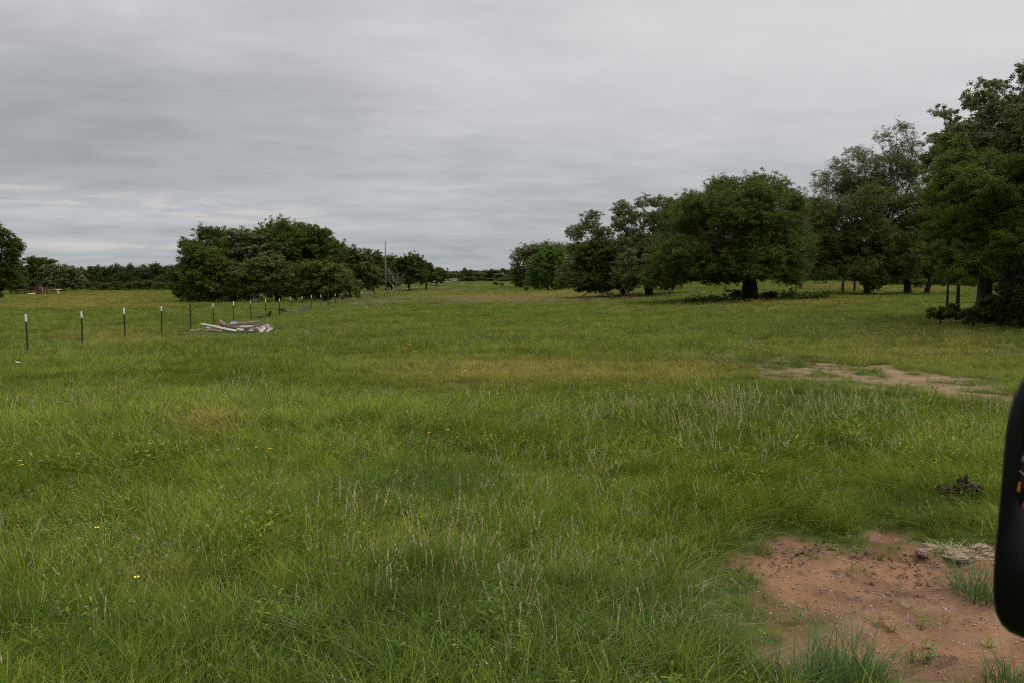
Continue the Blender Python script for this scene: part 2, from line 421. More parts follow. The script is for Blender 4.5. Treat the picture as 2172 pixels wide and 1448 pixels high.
def fields(x, y):
    u, v = img(x, y)
    dry = .34 * (fbm(x / 2.2, y / 2.2, 31, 4) - .30) + .36 * (fbm(x / 11, y / 11, 33, 3) - .36) + .10 * sstep(50, 130, y) + .18 * sstep(11, 20, y) * sstep(100, 50, y)
    for cu, cv, ru, rv, a in ((1050, 790, 260, 34, .38), (1450, 790, 200, 30, .30), (1950, 730, 260, 35, .28), (700, 640, 120, 10, .2), (1060, 632, 190, 13, .55),
                              (330, 1240, 200, 70, .30), (250, 720, 160, 14, .28), (1750, 640, 250, 12, .3), (450, 905, 60, 25, .45), (830, 1150, 260, 80, .16),
                              (200, 640, 260, 14, .25), (1000, 605, 120, 6, .3), (1380, 650, 300, 12, .18), (230, 625, 300, 12, .18), (120, 648, 260, 7, .3), (860, 618, 120, 8, .3), (1250, 622, 120, 8, .35), (1850, 612, 300, 10, .35)):
        dry = dry + 1.35 * a * patch(u, v, cu, cv, ru, rv) * (.55 + .9 * fbm(x / 1.7 + 5, y / 1.7, 37, 3))
    cool = np.zeros_like(dry)
    for cu, cv, ru, rv, a in ((900, 1050, 240, 50, .9), (1750, 880, 260, 50, .8), (1650, 770, 160, 18, .8), (1950, 1090, 200, 50, .7), (1150, 1300, 400, 120, .45),
                              (1750, 700, 200, 22, .6), (450, 690, 260, 20, .25), (1600, 1320, 120, 60, .5), (1000, 1420, 1300, 190, .85), (150, 1150, 300, 160, .35)):
        cool = cool + a * patch(u, v, cu, cv, ru, rv)
    return np.clip(dry, 0, 1), np.clip(cool * (.5 + fbm(x / 2, y / 2, 51, 3)), 0, 1)

def forb(n, h0, h1, L0, L1, seed):
    r = np.random.default_rng(seed); V, Q, o = [], [], 0
    for _ in range(n):
        b0 = np.append(r.normal(0, .05, 2), 0); top = b0 + np.append(r.normal(0, .03, 2), r.uniform(h0, h1)); m_ = r.integers(7, 13)
        V += [b0 + [-.0016, 0, 0], b0 + [.0016, 0, 0], top + [.001, 0, 0], top + [-.001, 0, 0]]; Q.append([o, o + 1, o + 2, o + 3]); o += 4
        for q in range(m_):
            t = .15 + .85 * q / m_; c_ = b0 * (1 - t) + top * t; a_ = q * 2.4 + r.uniform(-.3, .3); L = r.uniform(L0, L1) * (1.1 - .5 * t); d = np.array([np.cos(a_), np.sin(a_), r.uniform(.1, .9)]); w_ = np.array([-np.sin(a_), np.cos(a_), 0]) * L * .2
            V += [c_, c_ + d * L * .5 + w_, c_ + d * L - [0, 0, L * .15], c_ + d * L * .5 - w_]; Q.append([o, o + 1, o + 2, o + 3]); o += 4
    return np.array(V), np.array(Q)
for s in range(3):
    source('forb', [forb(3, .10, .26, .05, .09, 400 + s) + (0,)], GM)
    source('thatch', [blades(26, .16, .05, .14, .006, 1.3, .7, .7, 420 + s, 3, .3) + (1,), blades(12, .14, .08, .2, .005, .8, .7, .3, 430 + s, 3) + (0,)], GM)
ORDER = ['forb', 'thatch', 'near', 'bunch', 'stalk', 'plume', 'mid', 'wide', 'far', 'pink', 'rust']
HEAP = hit(492, 705)
CLOD = hit(2032, 1064)
PTS = []   # x, y, kind, scale
def scatter(kind, x, y, s0=.75, s1=1.25, keep=1.0, dirt_keep=.02):
    m, t = dirt_mask(x, y)
    ok = rng.uniform(size=x.shape) < keep * np.clip(1 - np.maximum(m, t * .9), dirt_keep, 1)
    x, y = x[ok], y[ok]
    o2 = (((x - HEAP[0]) / 2.0) ** 2 + ((y - HEAP[1] - .1) / .9) ** 2 > 1) | (rng.uniform(size=x.shape) < .25)
    x, y = x[o2], y[o2]
    tr_ = (np.abs(x - HEAP[0] * y / HEAP[1]) < 2.1) & (y > HEAP[1] - 5.5) & (y < HEAP[1] + .8)
    uu_, vv_ = img(x, y); tr_ = tr_ | ((uu_ > 1600) & (uu_ < 2150) & (vv_ > 768 + (uu_ - 1700) * .10) & (vv_ < 812 + (uu_ - 1700) * .10) & (rng.uniform(size=x.shape) < .85)) | ((poly_field(RED, x, y) > -.4) & (y < 9)) | (np.hypot((x - CLOD[0]) / 1.2, y - CLOD[1] + .35) < .33)
    PTS.append((x, y, np.full(len(x), ORDER.index(kind)), rng.uniform(s0, s1, len(x)) * np.where(tr_, .52, 1)))
    return x, y
nf = lambda x, y, s, sc: fbm(x / sc, y / sc, s, 3)
x, y = zone(7000, 3.2, 9.5); scatter('near', x, y, .7, 1.25)
x, y = zone(3800, 3.2, 11); w_ = nf(x, y, 61, .9); scatter('bunch', x, y, .55, 1.1, sstep(.40, .60, w_), .004)
x, y = zone(2300, 3.2, 12); u_, v_ = img(x, y); w_ = .06 + .85 * patch(u_, v_, 1080, 1330, 330, 160) + .5 * patch(u_, v_, 1500, 950, 350, 80) + .2 * patch(u_, v_, 1800, 900, 300, 70); scatter('stalk', x, y, .7, 1.15, np.clip(w_, 0, 1), .05)
x, y = zone(2000, 3.6, 14); u_, v_ = img(x, y); w_ = .12 + .9 * patch(u_, v_, 350, 1120, 420, 140) + .8 * patch(u_, v_, 330, 1240, 220, 90) + .6 * patch(u_, v_, 900, 1150, 220, 90); scatter('plume', x, y, .7, 1.1, np.clip(w_ * 1.3 * nf(x, y, 67, .8), 0, 1), .0)
x, y = zone(3000, 3.2, 13); scatter('forb', x, y, .6, 1.25, sstep(.50, .66, nf(x, y, 95, .7)), .03)
x, y = zone(1600, 8, 30); scatter('forb', x, y, 1, 1.8, sstep(.52, .68, nf(x, y, 97, 1.5)), .03)
x, y = zone(1800, 3.2, 16); scatter('thatch', x, y, .8, 1.4, sstep(.48, .64, nf(x, y, 99, .8)), .25)
x, y = zone(2600, 13, 24); u_, v_ = img(x, y); scatter('forb', x, y, 1, 1.7, np.clip(1.2 * patch(u_, v_, 1660, 780, 170, 26) + .7 * patch(u_, v_, 1960, 845, 150, 20), 0, 1), .45)
x, y = zone(17000, 9, 24); scatter('near', x, y, .9, 1.5)
x, y = zone(8000, 9, 34); w_ = nf(x, y, 71, 1.6); scatter('bunch', x, y, .6, 1.1, sstep(.45, .6, w_), .004)
x, y = zone(1300, 11, 34); scatter('stalk', x, y, .7, 1.0, np.clip(1.6 * nf(x, y, 73, 2.5) - .35, 0, 1), .0)
x, y = zone(2200, 12, 32); scatter('plume', x, y, .8, 1.2, np.clip(1.6 * nf(x, y, 75, 2.5) - .45, 0, 1), .0)
x, y = zone(20000, 20, 62); scatter('mid', x, y, .8, 1.4)
x, y = zone(9000, 14, 55); u_, v_ = img(x, y); w_ = .8 * patch(u_, v_, 1050, 790, 280, 40) + .7 * patch(u_, v_, 1450, 800, 200, 34) + .6 * patch(u_, v_, 1900, 730, 260, 30) + .6 * patch(u_, v_, 300, 740, 240, 40) + .35 * patch(u_, v_, 700, 690, 500, 40); scatter('rust', x, y, .7, 1.2, np.clip(w_ * 2.2 * (nf(x, y, 91, 2.) - .22), 0, 1), 0)
x, y = zone(24000, 55, 190, 2, .68); scatter('wide', x, y, .7, 1.25)
x, y = zone(16000, 170, 420, 2, .68); scatter('far', x, y, .7, 1.2)
x, y = zone(9000, 55, 130, 1); u_, v_ = img(x, y); w_ = .9 * patch(u_, v_, 1060, 633, 230, 11) + .4 * patch(u_, v_, 760, 645, 90, 9) + .3 * patch(u_, v_, 1560, 700, 200, 14); scatter('pink', x, y, .8, 1.2, np.clip(w_, 0, 1), 0)
x = np.concatenate([p_[0] for p_ in PTS]); y = np.concatenate([p_[1] for p_ in PTS]); kd = np.concatenate([p_[2] for p_ in PTS]); sc = np.concatenate([p_[3] for p_ in PTS])
n = len(x); print('grass clumps', n)
dry, cool = fields(x, y)
me = bpy.data.meshes.new('grass'); me.vertices.add(n)
me.vertices.foreach_set('co', np.stack([x, y, ground_h(x, y) - .01], -1).astype(np.float32).ravel())
var = np.zeros(n, np.int32); offs, o_ = {}, 0
for k_ in ORDER: offs[k_] = o_; o_ += len(KINDS[k_])
for i_, k_ in enumerate(ORDER):
    s_ = kd == i_; var[s_] = offs[k_] + rng.integers(0, len(KINDS[k_]), s_.sum())
sc = sc * (.55 + .95 * fbm(x / 1.1, y / 1.1, 81, 3)) * (1 - .26 * sstep(10, 18, y)) * np.where(y < 60, .72 + .55 * fbm(x / 6, y / 6, 83, 2), 1)
for nm, ty, val in (('variant', 'INT', var), ('size', 'FLOAT', sc.astype(np.float32)), ('spin', 'FLOAT', (14 * fbm(x / 7, y / 7, 87, 2) + rng.normal(0, .9, n)).astype(np.float32)),
                    ('dry', 'FLOAT', dry.astype(np.float32)), ('cool', 'FLOAT', cool.astype(np.float32))):
    at = me.attributes.new(nm, ty, 'POINT'); at.data.foreach_set('value', val)
grass = add('grass', me); tag(grass, 'uncut green pasture grass with dry stems covering the field', None, None, 'stuff')
for m_ in GM: me.materials.append(m_)
src = bpy.data.collections.new('grass_clumps')
i_ = 0
for k_ in ORDER:
    for m_ in KINDS[k_]:
        o = bpy.data.objects.new('grass_clump_%03d' % i_, m_); src.objects.link(o); i_ += 1
gt = bpy.data.node_groups.new('grow_grass', 'GeometryNodeTree')
gt.interface.new_socket('Geometry', in_out='INPUT', socket_type='NodeSocketGeometry'); gt.interface.new_socket('Geometry', in_out='OUTPUT', socket_type='NodeSocketGeometry')
gi = gt.nodes.new('NodeGroupInput'); go = gt.nodes.new('NodeGroupOutput')
m2p = gt.nodes.new('GeometryNodeMeshToPoints'); ci = gt.nodes.new('GeometryNodeCollectionInfo'); iop = gt.nodes.new('GeometryNodeInstanceOnPoints')
ci.inputs['Collection'].default_value = src; ci.inputs['Separate Children'].default_value = True; ci.inputs['Reset Children'].default_value = True
iop.inputs['Pick Instance'].default_value = True
def named(nm, ty):
    d = gt.nodes.new('GeometryNodeInputNamedAttribute'); d.data_type = ty; d.inputs['Name'].default_value = nm; return d.outputs[0]
cx = gt.nodes.new('ShaderNodeCombineXYZ'); gt.links.new(named('spin', 'FLOAT'), cx.inputs[2])
e2r = gt.nodes.new('FunctionNodeEulerToRotation'); gt.links.new(cx.outputs[0], e2r.inputs[0])
gt.links.new(gi.outputs[0], m2p.inputs['Mesh']); gt.links.new(m2p.outputs[0], iop.inputs['Points']); gt.links.new(ci.outputs[0], iop.inputs['Instance'])
gt.links.new(named('variant', 'INT'), iop.inputs['Instance Index']); gt.links.new(e2r.outputs[0], iop.inputs['Rotation']); gt.links.new(named('size', 'FLOAT'), iop.inputs['Scale'])
gt.links.new(iop.outputs[0], go.inputs[0])
grass.modifiers.new('growth', 'NODES').node_group = gt

print('T', time.time() - _t0)
# ------------------------------------------------------------------ trees
def skeleton(base, fork, targets, seed, wig=.12, bf=.30, lean_pts=None, seglen=1.2):
    r = np.random.default_rng(seed)
    base, fork = np.array(base, float), np.array(fork, float)
    nodes, par, pl = [base], [-1], [0.]
    nt = 5
    for i in range(1, nt + 1):
        t = i / nt; p_ = base * (1 - t) + fork * t
        p_ = p_ + np.array([1, 1, 0]) * r.normal(0, .04, 3) * np.linalg.norm(fork - base) * (t * (1 - t) * 4)
        nodes.append(p_); par.append(i - 1); pl.append(pl[-1] + np.linalg.norm(p_ - nodes[i - 1]))
    T = np.array(targets, float); N = len(T)
    best = np.full(N, 1e9); bj = np.zeros(N, int); done = np.zeros(N, bool)
    def relax(j):
        d = np.linalg.norm(T - nodes[j], axis=1)
        c_ = d + bf * pl[j] + .25 * np.maximum(nodes[j][2] - T[:, 2], 0)
        u_ = c_ < best; best[u_] = c_[u_]; bj[u_] = j
    for j in range(2, len(nodes)): relax(j)
    tip = np.zeros(N, int)
    for _ in range(N):
        i = int(np.argmin(np.where(done, 1e9, best))); done[i] = True
        j = bj[i]; a_ = nodes[j]; b_ = T[i]; L = np.linalg.norm(b_ - a_); ns = max(1, int(L / seglen + .5)); prev = j
        for s_ in range(1, ns + 1):
            t = s_ / ns; p_ = a_ * (1 - t) + b_ * t
            if s_ < ns: p_ = p_ + r.normal(0, wig, 3) * min(L, 3) + np.array([0, 0, .10 * L * t * (1 - t)])
            nodes.append(p_); par.append(prev); pl.append(pl[prev] + np.linalg.norm(p_ - nodes[prev])); prev = len(nodes) - 1
            relax(prev)
        tip[i] = prev
    return np.array(nodes), np.array(par), tip

def limb_mesh(nodes, par, r0, rmin, rtip=.012, ex=2.35, sides=6, flare=1.35):
    n_ = len(nodes); acc = np.zeros(n_); kids = np.zeros(n_, int)
    for i in range(n_ - 1, -1, -1):
        if kids[i] == 0: acc[i] = rtip ** ex
        if par[i] >= 0: acc[par[i]] += acc[i]; kids[par[i]] += 1
    rad = acc ** (1 / ex); rad = rad * (r0 / rad[1]) ** np.clip((rad - rtip) / (rad[1] - rtip + 1e-6), 0, 1) ; rad[0] = rad[1] * flare
    e = np.where((par >= 0) & (rad > rmin))[0]
    A, B = nodes[par[e]], nodes[e]; ra = np.minimum(rad[par[e]], rad[e] * 1.22); ra[par[e] == 0] = rad[0]; rb = rad[e]
    d = B - A; Ln = np.linalg.norm(d, axis=1, keepdims=True) + 1e-9; d = d / Ln
    A = A - d * (ra * .35)[:, None] * (par[e] > 0)[:, None]
    ref = np.where(np.abs(d[:, 2:3]) < .9, np.array([[0, 0, 1.]]), np.array([[1., 0, 0]]))
    s_ = np.cross(d, ref); s_ /= np.linalg.norm(s_, axis=1, keepdims=True); t_ = np.cross(s_, d)
    th_ = np.arange(sides) * 2 * np.pi / sides
    ring = s_[:, None, :] * np.cos(th_)[None, :, None] + t_[:, None, :] * np.sin(th_)[None, :, None]
    V = np.concatenate([A[:, None] + ring * ra[:, None, None], B[:, None] + ring * rb[:, None, None]], 1).reshape(-1, 3)
    o = (np.arange(len(e)) * 2 * sides)[:, None, None]; k_ = np.arange(sides)
    q = np.stack([k_, (k_ + 1) % sides, sides + (k_ + 1) % sides, sides + k_], -1)[None]
    return V, (o + q).reshape(-1, 4)

def leaf_mesh(centres, rads, n, leaf, ctr, seed, flat=.7, sub=9, tight=.2):
    r = np.random.default_rng(seed); K = len(centres)
    w_ = rads ** 2; w_ = w_ / w_.sum()
    ci_ = r.choice(K, n, p=w_); c_ = centres[ci_]; rc = rads[ci_][:, None]
    subs = r.normal(0, .62, (K, sub, 3)); subs[:, :, 2] *= flat
    p_ = c_ + subs[ci_, r.integers(0, sub, n)] * rc + r.normal(0, tight, (n, 3)) * rc * np.array([1, 1, flat])
    out = p_ - ctr; out /= np.linalg.norm(out, axis=1, keepdims=True) + 1e-9
    nn = np.array([0, 0, .55]) + out * .45 + r.normal(0, .55, (n, 3)); nn /= np.linalg.norm(nn, axis=1, keepdims=True)
    d = np.cross(nn, r.normal(size=(n, 3))); d /= np.linalg.norm(d, axis=1, keepdims=True); s_ = np.cross(nn, d)
    L = (leaf * r.uniform(.65, 1.35, n))[:, None]; W = L * r.uniform(.55, .85, n)[:, None]
    V = np.stack([p_ - d * L * .5, p_ + s_ * W * .5 - nn * L * .08, p_ + d * L * .5, p_ - s_ * W * .5 - nn * L * .08], 1).reshape(-1, 3)
    return V, np.arange(4 * n).reshape(-1, 4)

def crown_points(lobes, Yc, spacing, rcl, seed, shell=.5, deep=0):
    """lobes in photo pixels (u, v, ru, rv[, depth offset, depth radius, density]) around the depth Yc -> world cluster centres"""
    r = np.random.default_rng(seed); pts, rad = [], []
    if deep:
        # a real crown is as deep as it is wide: set each bough in front of and behind the trunk
        u0, u1 = min(l[0] - l[2] for l in lobes), max(l[0] + l[2] for l in lobes); out = []
        for l in lobes:
            e = (l[0] - (u0 + u1) / 2) / ((u1 - u0) / 2); d = deep * max(.15, 1 - e * e) ** .5; l = tuple(l) + (0, 0, 1)[len(l) - 4:]
            if l[4]: out.append(l); continue
            for sg in ((-1, 1) if l[2] * l[3] < 900 else (-1, 0, 1)): out.append((l[0] + r.normal(0, .16) * l[2], l[1] + r.normal(0, .2) * l[3], l[2], l[3], sg * d * r.uniform(.5, 1), l[5], l[6] * (.62 if sg else .5)))
        lobes = out
    for lb in lobes:
        u, v, ru, rv = lb[:4]; dy = lb[4] if len(lb) > 4 else 0; den = lb[6] if len(lb) > 6 else 1
        rx, rz = ru * (Yc + dy) / F, rv * (Yc + dy) / F; ry = lb[5] if len(lb) > 5 and lb[5] else max(.8 * (rx + rz) / 2, .9 * min(rx, rz))
        c_ = at_depth(u, v, Yc + dy); area = (rx * rz + rx * ry + ry * rz) * 4.2
        m_ = max(3, int(den * area / spacing ** 2))
        d = r.normal(size=(m_, 3)); d[:, 2] += .25; d /= np.linalg.norm(d, axis=1, keepdims=True)
        q = d * (shell + (1 - shell) * r.uniform(0, 1, (m_, 1))) * np.array([max(rx - rcl * .35, rx * .6), max(ry - rcl * .35, ry * .6), max(rz - rcl * .35, rz * .6)])
        pts.append(c_ + q); rad.append(rcl * r.uniform(.6, 1.3, m_))
    return np.concatenate(pts), np.concatenate(rad)

def tree(name, label, cat, base_px, lobes, n, leaf, mat, r0, fork=.3, spacing=1.1, rcl=.75, seed=1, group=None, depth=None, bark='bark', lean=0,
         rmin=.02, wig=.10, bare=0., ndetail=1.0, bf=.30, sides=6, shell=.5, extra=None, sub=9, tight=.2, deep=0):
    b = hit(*base_px) if depth is None else at_depth(base_px[0], 600, depth)
    Yc = b[1]
    if depth is not None: b[2] = float(base_h(b[0], b[1]))
    P_, R_ = crown_points(lobes, Yc, spacing, rcl, seed, shell, deep)
    lo = b[2] + .15
    P_[:, 2] = np.maximum(P_[:, 2], lo + np.abs(np.random.default_rng(seed).normal(0, .25, len(P_))))
    top = P_[:, 2].max(); ctr = P_.mean(0)
    fk = b + np.array([lean + (ctr[0] - b[0]) * fork * .5, (ctr[1] - b[1]) * fork * .5, (top - b[2]) * fork])
    T_ = P_
    if extra is not None: T_ = np.concatenate([P_, np.array([at_depth(u, v, Yc + dy) for u, v, dy in extra])])
    nodes, par, tip = skeleton(b - [0, 0, .25], fk, T_, seed, wig, bf)
    root = empty(name, b, label, cat, group)
    V, Q_ = limb_mesh(nodes, par, r0, rmin, sides=sides)
    tr = add('trunk', np_mesh('trunk', V - b, Q_, [M[bark]], smooth=True), root)
    ctr[2] = ctr[2] - (top - ctr[2]) * .4
    keep = np.random.default_rng(seed + 1).uniform(size=len(P_)) >= bare
    V, Q_ = leaf_mesh(P_[keep], R_[keep], int(n * (2.3 if deep else 1.7)), leaf * 1.25, ctr, seed, sub=sub, tight=tight)
    V[:, 2] = np.maximum(V[:, 2], b[2] - .05)
    cr = add('crown', np_mesh('crown', V - b, Q_, [M[mat]]), root)
    return root

OAKS = 'oaks along the edge of the pasture'
# --- pasture edge, from the corridor outwards
tree('oak_tree', 'olive rounded tree behind the bright green bushy tree, at the corridor mouth', 'tree', (1118, 611), [(1112, 560, 32, 40), (1098, 585, 18, 22), (1135, 538, 30, 24), (1160, 545, 40, 32), (1110, 598, 22, 14), (1195, 540, 28, 28)], 26000, .24, 'oak_olive', .3, .25, 1.3, .9, 101)
tree('bushy_tree', 'bright green bushy tree with leaves down to the grass', 'tree', (1162, 616), [(1150, 570, 38, 34), (1180, 560, 32, 38), (1140, 594, 30, 20), (1175, 598, 35, 18), (1165, 542, 30, 22)], 24000, .26, 'bright', .25, .2, 1.2, .9, 102)
tree('oak_tree', 'grey-green oak with crooked bare limbs drooping to the grass', 'tree', (1322, 628),
     [(1247, 478, 24, 28, 0, 0, .8), (1222, 498, 22, 18, 0, 0, .7), (1275, 500, 26, 26, 0, 0, .8), (1240, 530, 38, 22), (1290, 530, 28, 24), (1245, 575, 52, 28), (1300, 575, 45, 34), (1210, 592, 30, 18), (1275, 602, 55, 16), (1330, 560, 30, 40), (1215, 598, 40, 15), (1260, 600, 60, 16), (1335, 598, 44, 18), (1300, 535, 36, 30), (1265, 545, 50, 26)],
     130000, .12, 'oak_olive', .34, .3, 1.0, .62, 103, extra=[(1225, 622, -4), (1242, 630, -4), (1262, 622, -3), (1285, 631, -3), (1300, 630, -4), (1236, 626, -2), (1318, 628, -4)], deep=4.5)
tree('oak_tree', 'open-topped oak on a leaning trunk, beside the great dark oak', 'tree', (1378, 628),
     [(1372, 428, 34, 16, 0, 0, .7), (1405, 425, 22, 14, 0, 0, .7), (1325, 440, 26, 22, 0, 0, .8), (1318, 475, 22, 26), (1350, 470, 34, 22, 0, 0, .8), (1395, 470, 30, 30), (1345, 515, 44, 30), (1390, 530, 40, 40), (1345, 570, 48, 34), (1390, 585, 40, 24), (1345, 597, 50, 18), (1410, 600, 40, 16), (1425, 470, 26, 40), (1420, 520, 34, 40), (1360, 545, 50, 40)],
     130000, .115, 'oak_pale', .55, .38, .85, .45, 104, lean=-1.2, deep=4.5)
tree('oak_tree', 'great dark dense oak with a thick trunk and crown sweeping low', 'tree', (1592, 636),
     [(1532, 402, 44, 34), (1600, 408, 48, 36), (1650, 412, 40, 36), (1478, 440, 44, 40), (1440, 478, 44, 40), (1690, 450, 30, 50), (1520, 470, 70, 60), (1600, 480, 70, 70), (1665, 500, 46, 70), (1425, 540, 46, 44), (1490, 545, 70, 48), (1580, 550, 80, 50), (1660, 570, 46, 40), (1440, 580, 50, 18), (1520, 582, 66, 18), (1600, 578, 70, 18), (1668, 588, 36, 16), (1420, 560, 50, 40), (1400, 582, 40, 18), (1690, 540, 34, 60), (1470, 490, 46, 46, 3, 3, 1), (1520, 530, 60, 46, -3, 3, 1), (1560, 450, 50, 40, 2, 3, 1)],
     300000, .10, 'oak_dark', .85, .26, .85, .62, 105, shell=.3, extra=[(1450, 622, -5), (1478, 617, -4), (1505, 614, -5), (1545, 618, -4)], deep=8)
tree('oak_tree', 'pale airy oak with sky showing through, on two dark leaning trunks', 'tree', (1925, 624),
     [(1908, 272, 32, 20, 0, 0, .65), (1875, 300, 26, 26, 0, 0, .65), (1930, 310, 34, 30, 0, 0, .65), (1815, 330, 34, 22, 0, 0, .75), (1775, 352, 30, 24, 0, 0, .75), (1745, 385, 32, 22, 0, 0, 1.2), (1850, 352, 50, 30, 0, 0, .75), (1930, 370, 50, 40, 0, 0, 1.2), (1800, 400, 60, 32, 0, 0, 1.2), (1870, 425, 70, 40, 0, 0, 1.2), (1750, 450, 46, 34), (1830, 480, 80, 44), (1920, 480, 60, 50), (1780, 530, 60, 34), (1860, 545, 70, 34), (1935, 545, 46, 36), (1735, 505, 44, 40), (1740, 555, 44, 30), (1815, 575, 50, 18), (1720, 585, 24, 12), (1860, 390, 60, 40), (1900, 340, 44, 34, 0, 0, 1), (1800, 375, 50, 30)],
     160000, .085, 'oak_pale', .42, .3, .78, .38, 106, wig=.13, shell=.25, deep=3)
tree('oak_tree', 'dense grey-green oak filling the shade behind the airy oak', 'tree', (1840, 618),
     [(1745, 455, 40, 40), (1800, 440, 50, 36), (1870, 430, 50, 40), (1935, 430, 46, 46), (1760, 520, 46, 44), (1840, 510, 60, 50), (1920, 510, 60, 50), (1750, 575, 50, 22), (1830, 570, 60, 26), (1920, 570, 60, 26), (1985, 470, 40, 60), (1715, 480, 34, 50), (1722, 540, 40, 40)],
     120000, .11, 'oak_olive', .4, .3, .95, .55, 111, depth=104, deep=5)
tree('oak_tree', 'slim dark oak leaning under the airy oak, second of the paired trunks', 'tree', (1964, 625), [(1985, 500, 50, 50), (1955, 540, 50, 36), (2000, 560, 40, 28), (1990, 440, 46, 46)], 40000, .12, 'oak_dark', .3, .4, 1.0, .6, 107)
tree('oak_tree', 'tallest oak, its thin grey-green top rising highest into the sky', 'tree', (2150, 640),
     [(2105, 180, 38, 22, 0, 0, .5), (2070, 215, 40, 26, 0, 0, .5), (2010, 240, 28, 26, 0, 0, .5), (2040, 270, 46, 30, 0, 0, .6), (2120, 240, 46, 40, 0, 0, .6), (2190, 150, 34, 30, 0, 0, .6), (2180, 240, 60, 50, 0, 0, 1.1), (1990, 300, 30, 26, 0, 0, .6), (2100, 310, 70, 40, 0, 0, 1.2), (2210, 330, 70, 50), (2020, 320, 40, 30, 0, 0, 1.1), (2190, 430, 80, 60), (2250, 300, 60, 80), (2060, 310, 60, 34), (2150, 290, 60, 50), (1975, 335, 30, 26)],
     130000, .075, 'oak_pale', .42, .35, .72, .36, 108, wig=.13, shell=.25, depth=46, deep=4)
tree('hackberry_tree', 'broad leafy green tree on a stout dark trunk, in front of the tallest oak', 'tree', (2088, 648),
     [(2020, 350, 40, 34), (2080, 350, 50, 40), (2150, 360, 60, 46), (2000, 400, 40, 46), (2070, 420, 60, 50), (2140, 440, 60, 50), (2010, 470, 42, 46), (2080, 490, 60, 44), (2160, 510, 60, 50), (2020, 530, 40, 36), (2080, 555, 50, 30), (2150, 565, 50, 36), (2220, 470, 60, 90), (2030, 580, 34, 20), (2095, 410, 50, 50), (2050, 400, 44, 40), (2110, 500, 50, 50), (2040, 340, 50, 30)],
     290000, .062, 'mesquite', .34, .22, .72, .45, 109, depth=42, shell=.35, deep=9)
tree('oak_tree', 'dark oak cut off by the frame, low boughs over the undergrowth', 'tree', (2350, 690), [(2240, 500, 60, 70), (2210, 570, 50, 40), (2300, 420, 90, 80), (2200, 612, 30, 18), (2290, 590, 80, 40), (2330, 300, 130, 90), (2450, 250, 150, 120), (2430, 450, 150, 110), (2300, 200, 80, 70), (2260, 380, 60, 60), (2230, 250, 50, 50)], 120000, .085, 'oak_dark', .5, .25, .95, .6, 110, depth=38, deep=6)
tree('oak_tree', 'unseen oak beyond the frame edge, boughs placed to shade the grass', 'tree', (2620, 720), [(2400, 200, 150, 110), (2560, 300, 160, 120), (2720, 300, 200, 150), (2440, 90, 150, 90), (2650, 450, 200, 100), (2400, 380, 130, 100)], 120000, .11, 'oak_dark', .5, .25, 1.1, .7, 112, depth=36, deep=5)  # unseen oak, its boughs placed to shade the grass inside the view
# thin trunks and shrubs under the pasture-edge oaks
def small_trunk(px, h, r0, label, bark, cat='tree', top=(0, 0)):
    b = hit(*px); root = empty('bare_trunk', b, label, cat)
    q = MB(); q.tube([(0, 0, -.2), (.03, 0, h * .4), (top[0] * .5, .05, h * .75), (top[0], top[1], h)], [r0 * 1.2, r0, r0 * .85, r0 * .6], 8)
    q.tube([(top[0] * .5, .05, h * .72), (top[0] * .5 + .5, .2, h * 1.02)], [r0 * .5, r0 * .3], 6)
    q.build('trunk', M[bark], root, True)
small_trunk((1787, 621), 3.6, .20, 'pale peeling trunk standing under the airy oak', 'bark_pale')
small_trunk((2030, 668), 4.6, .11, 'slim dark trunk next to the stout trunk, on its open side', 'bark', top=(-.7, .2))
small_trunk((2008, 662), 4.2, .08, 'thinnest dark trunk rising from the brush beside the stout trunk', 'bark', top=(.5, -.1))
small_trunk((1812, 619), 4.2, .13, 'thin grey trunk between the pale trunk and the multi-stem bush', 'bark')
for i_, (px_, lob, mt, nn_, lab) in enumerate([
    ((1852, 628), [(1852, 598, 24, 22), (1868, 590, 18, 20), (1838, 594, 14, 16)], 'oak_dark', 9000, 'dark upright multi-stem bush under the airy oak'),
    ((1992, 690), [(1995, 668, 26, 8), (2028, 664, 26, 10)], 'oak_dark', 4000, 'low dark brush at the foot of the stout trunk'),
    ((2060, 696), [(2066, 670, 26, 9), (2110, 668, 32, 13)], 'oak_dark', 6000, 'dark ground brush spreading in front of the stout trunk'),
    ((2140, 698), [(2135, 650, 34, 26), (2165, 645, 30, 34), (2120, 668, 30, 14), (2180, 670, 40, 20)], 'oak_dark', 22000, 'large dark thicket at the frame edge behind the mirror'),
    ((2140, 628), [(2130, 612, 26, 14), (2160, 608, 30, 18)], 'mesquite', 7000, 'green bush behind the dark thicket'),
    ((1575, 638), [(1560, 626, 12, 10), (1632, 629, 20, 7)], 'oak_dark', 3000, 'sprouts crowding the great dark oak trunk'),
    ((1500, 643), [(1480, 641, 40, 2), (1540, 643, 40, 2)], 'oak_dark', 1500, 'low dark weeds in the shade of the great dark oak'),
    ((1720, 636), [(1690, 635, 40, 2), (1745, 633, 30, 3)], 'oak_dark', 1800, 'low leafy weeds between the great dark oak and the airy oak'),
    ((1950, 612), [(1945, 600, 26, 12)], 'mesquite', 3500, 'small light green bush behind the paired trunks')]):
    tree('shrub', lab, 'shrub', px_, lob, nn_, .11, mt, .05, .3, .55, .35, 200 + i_, rmin=.012)
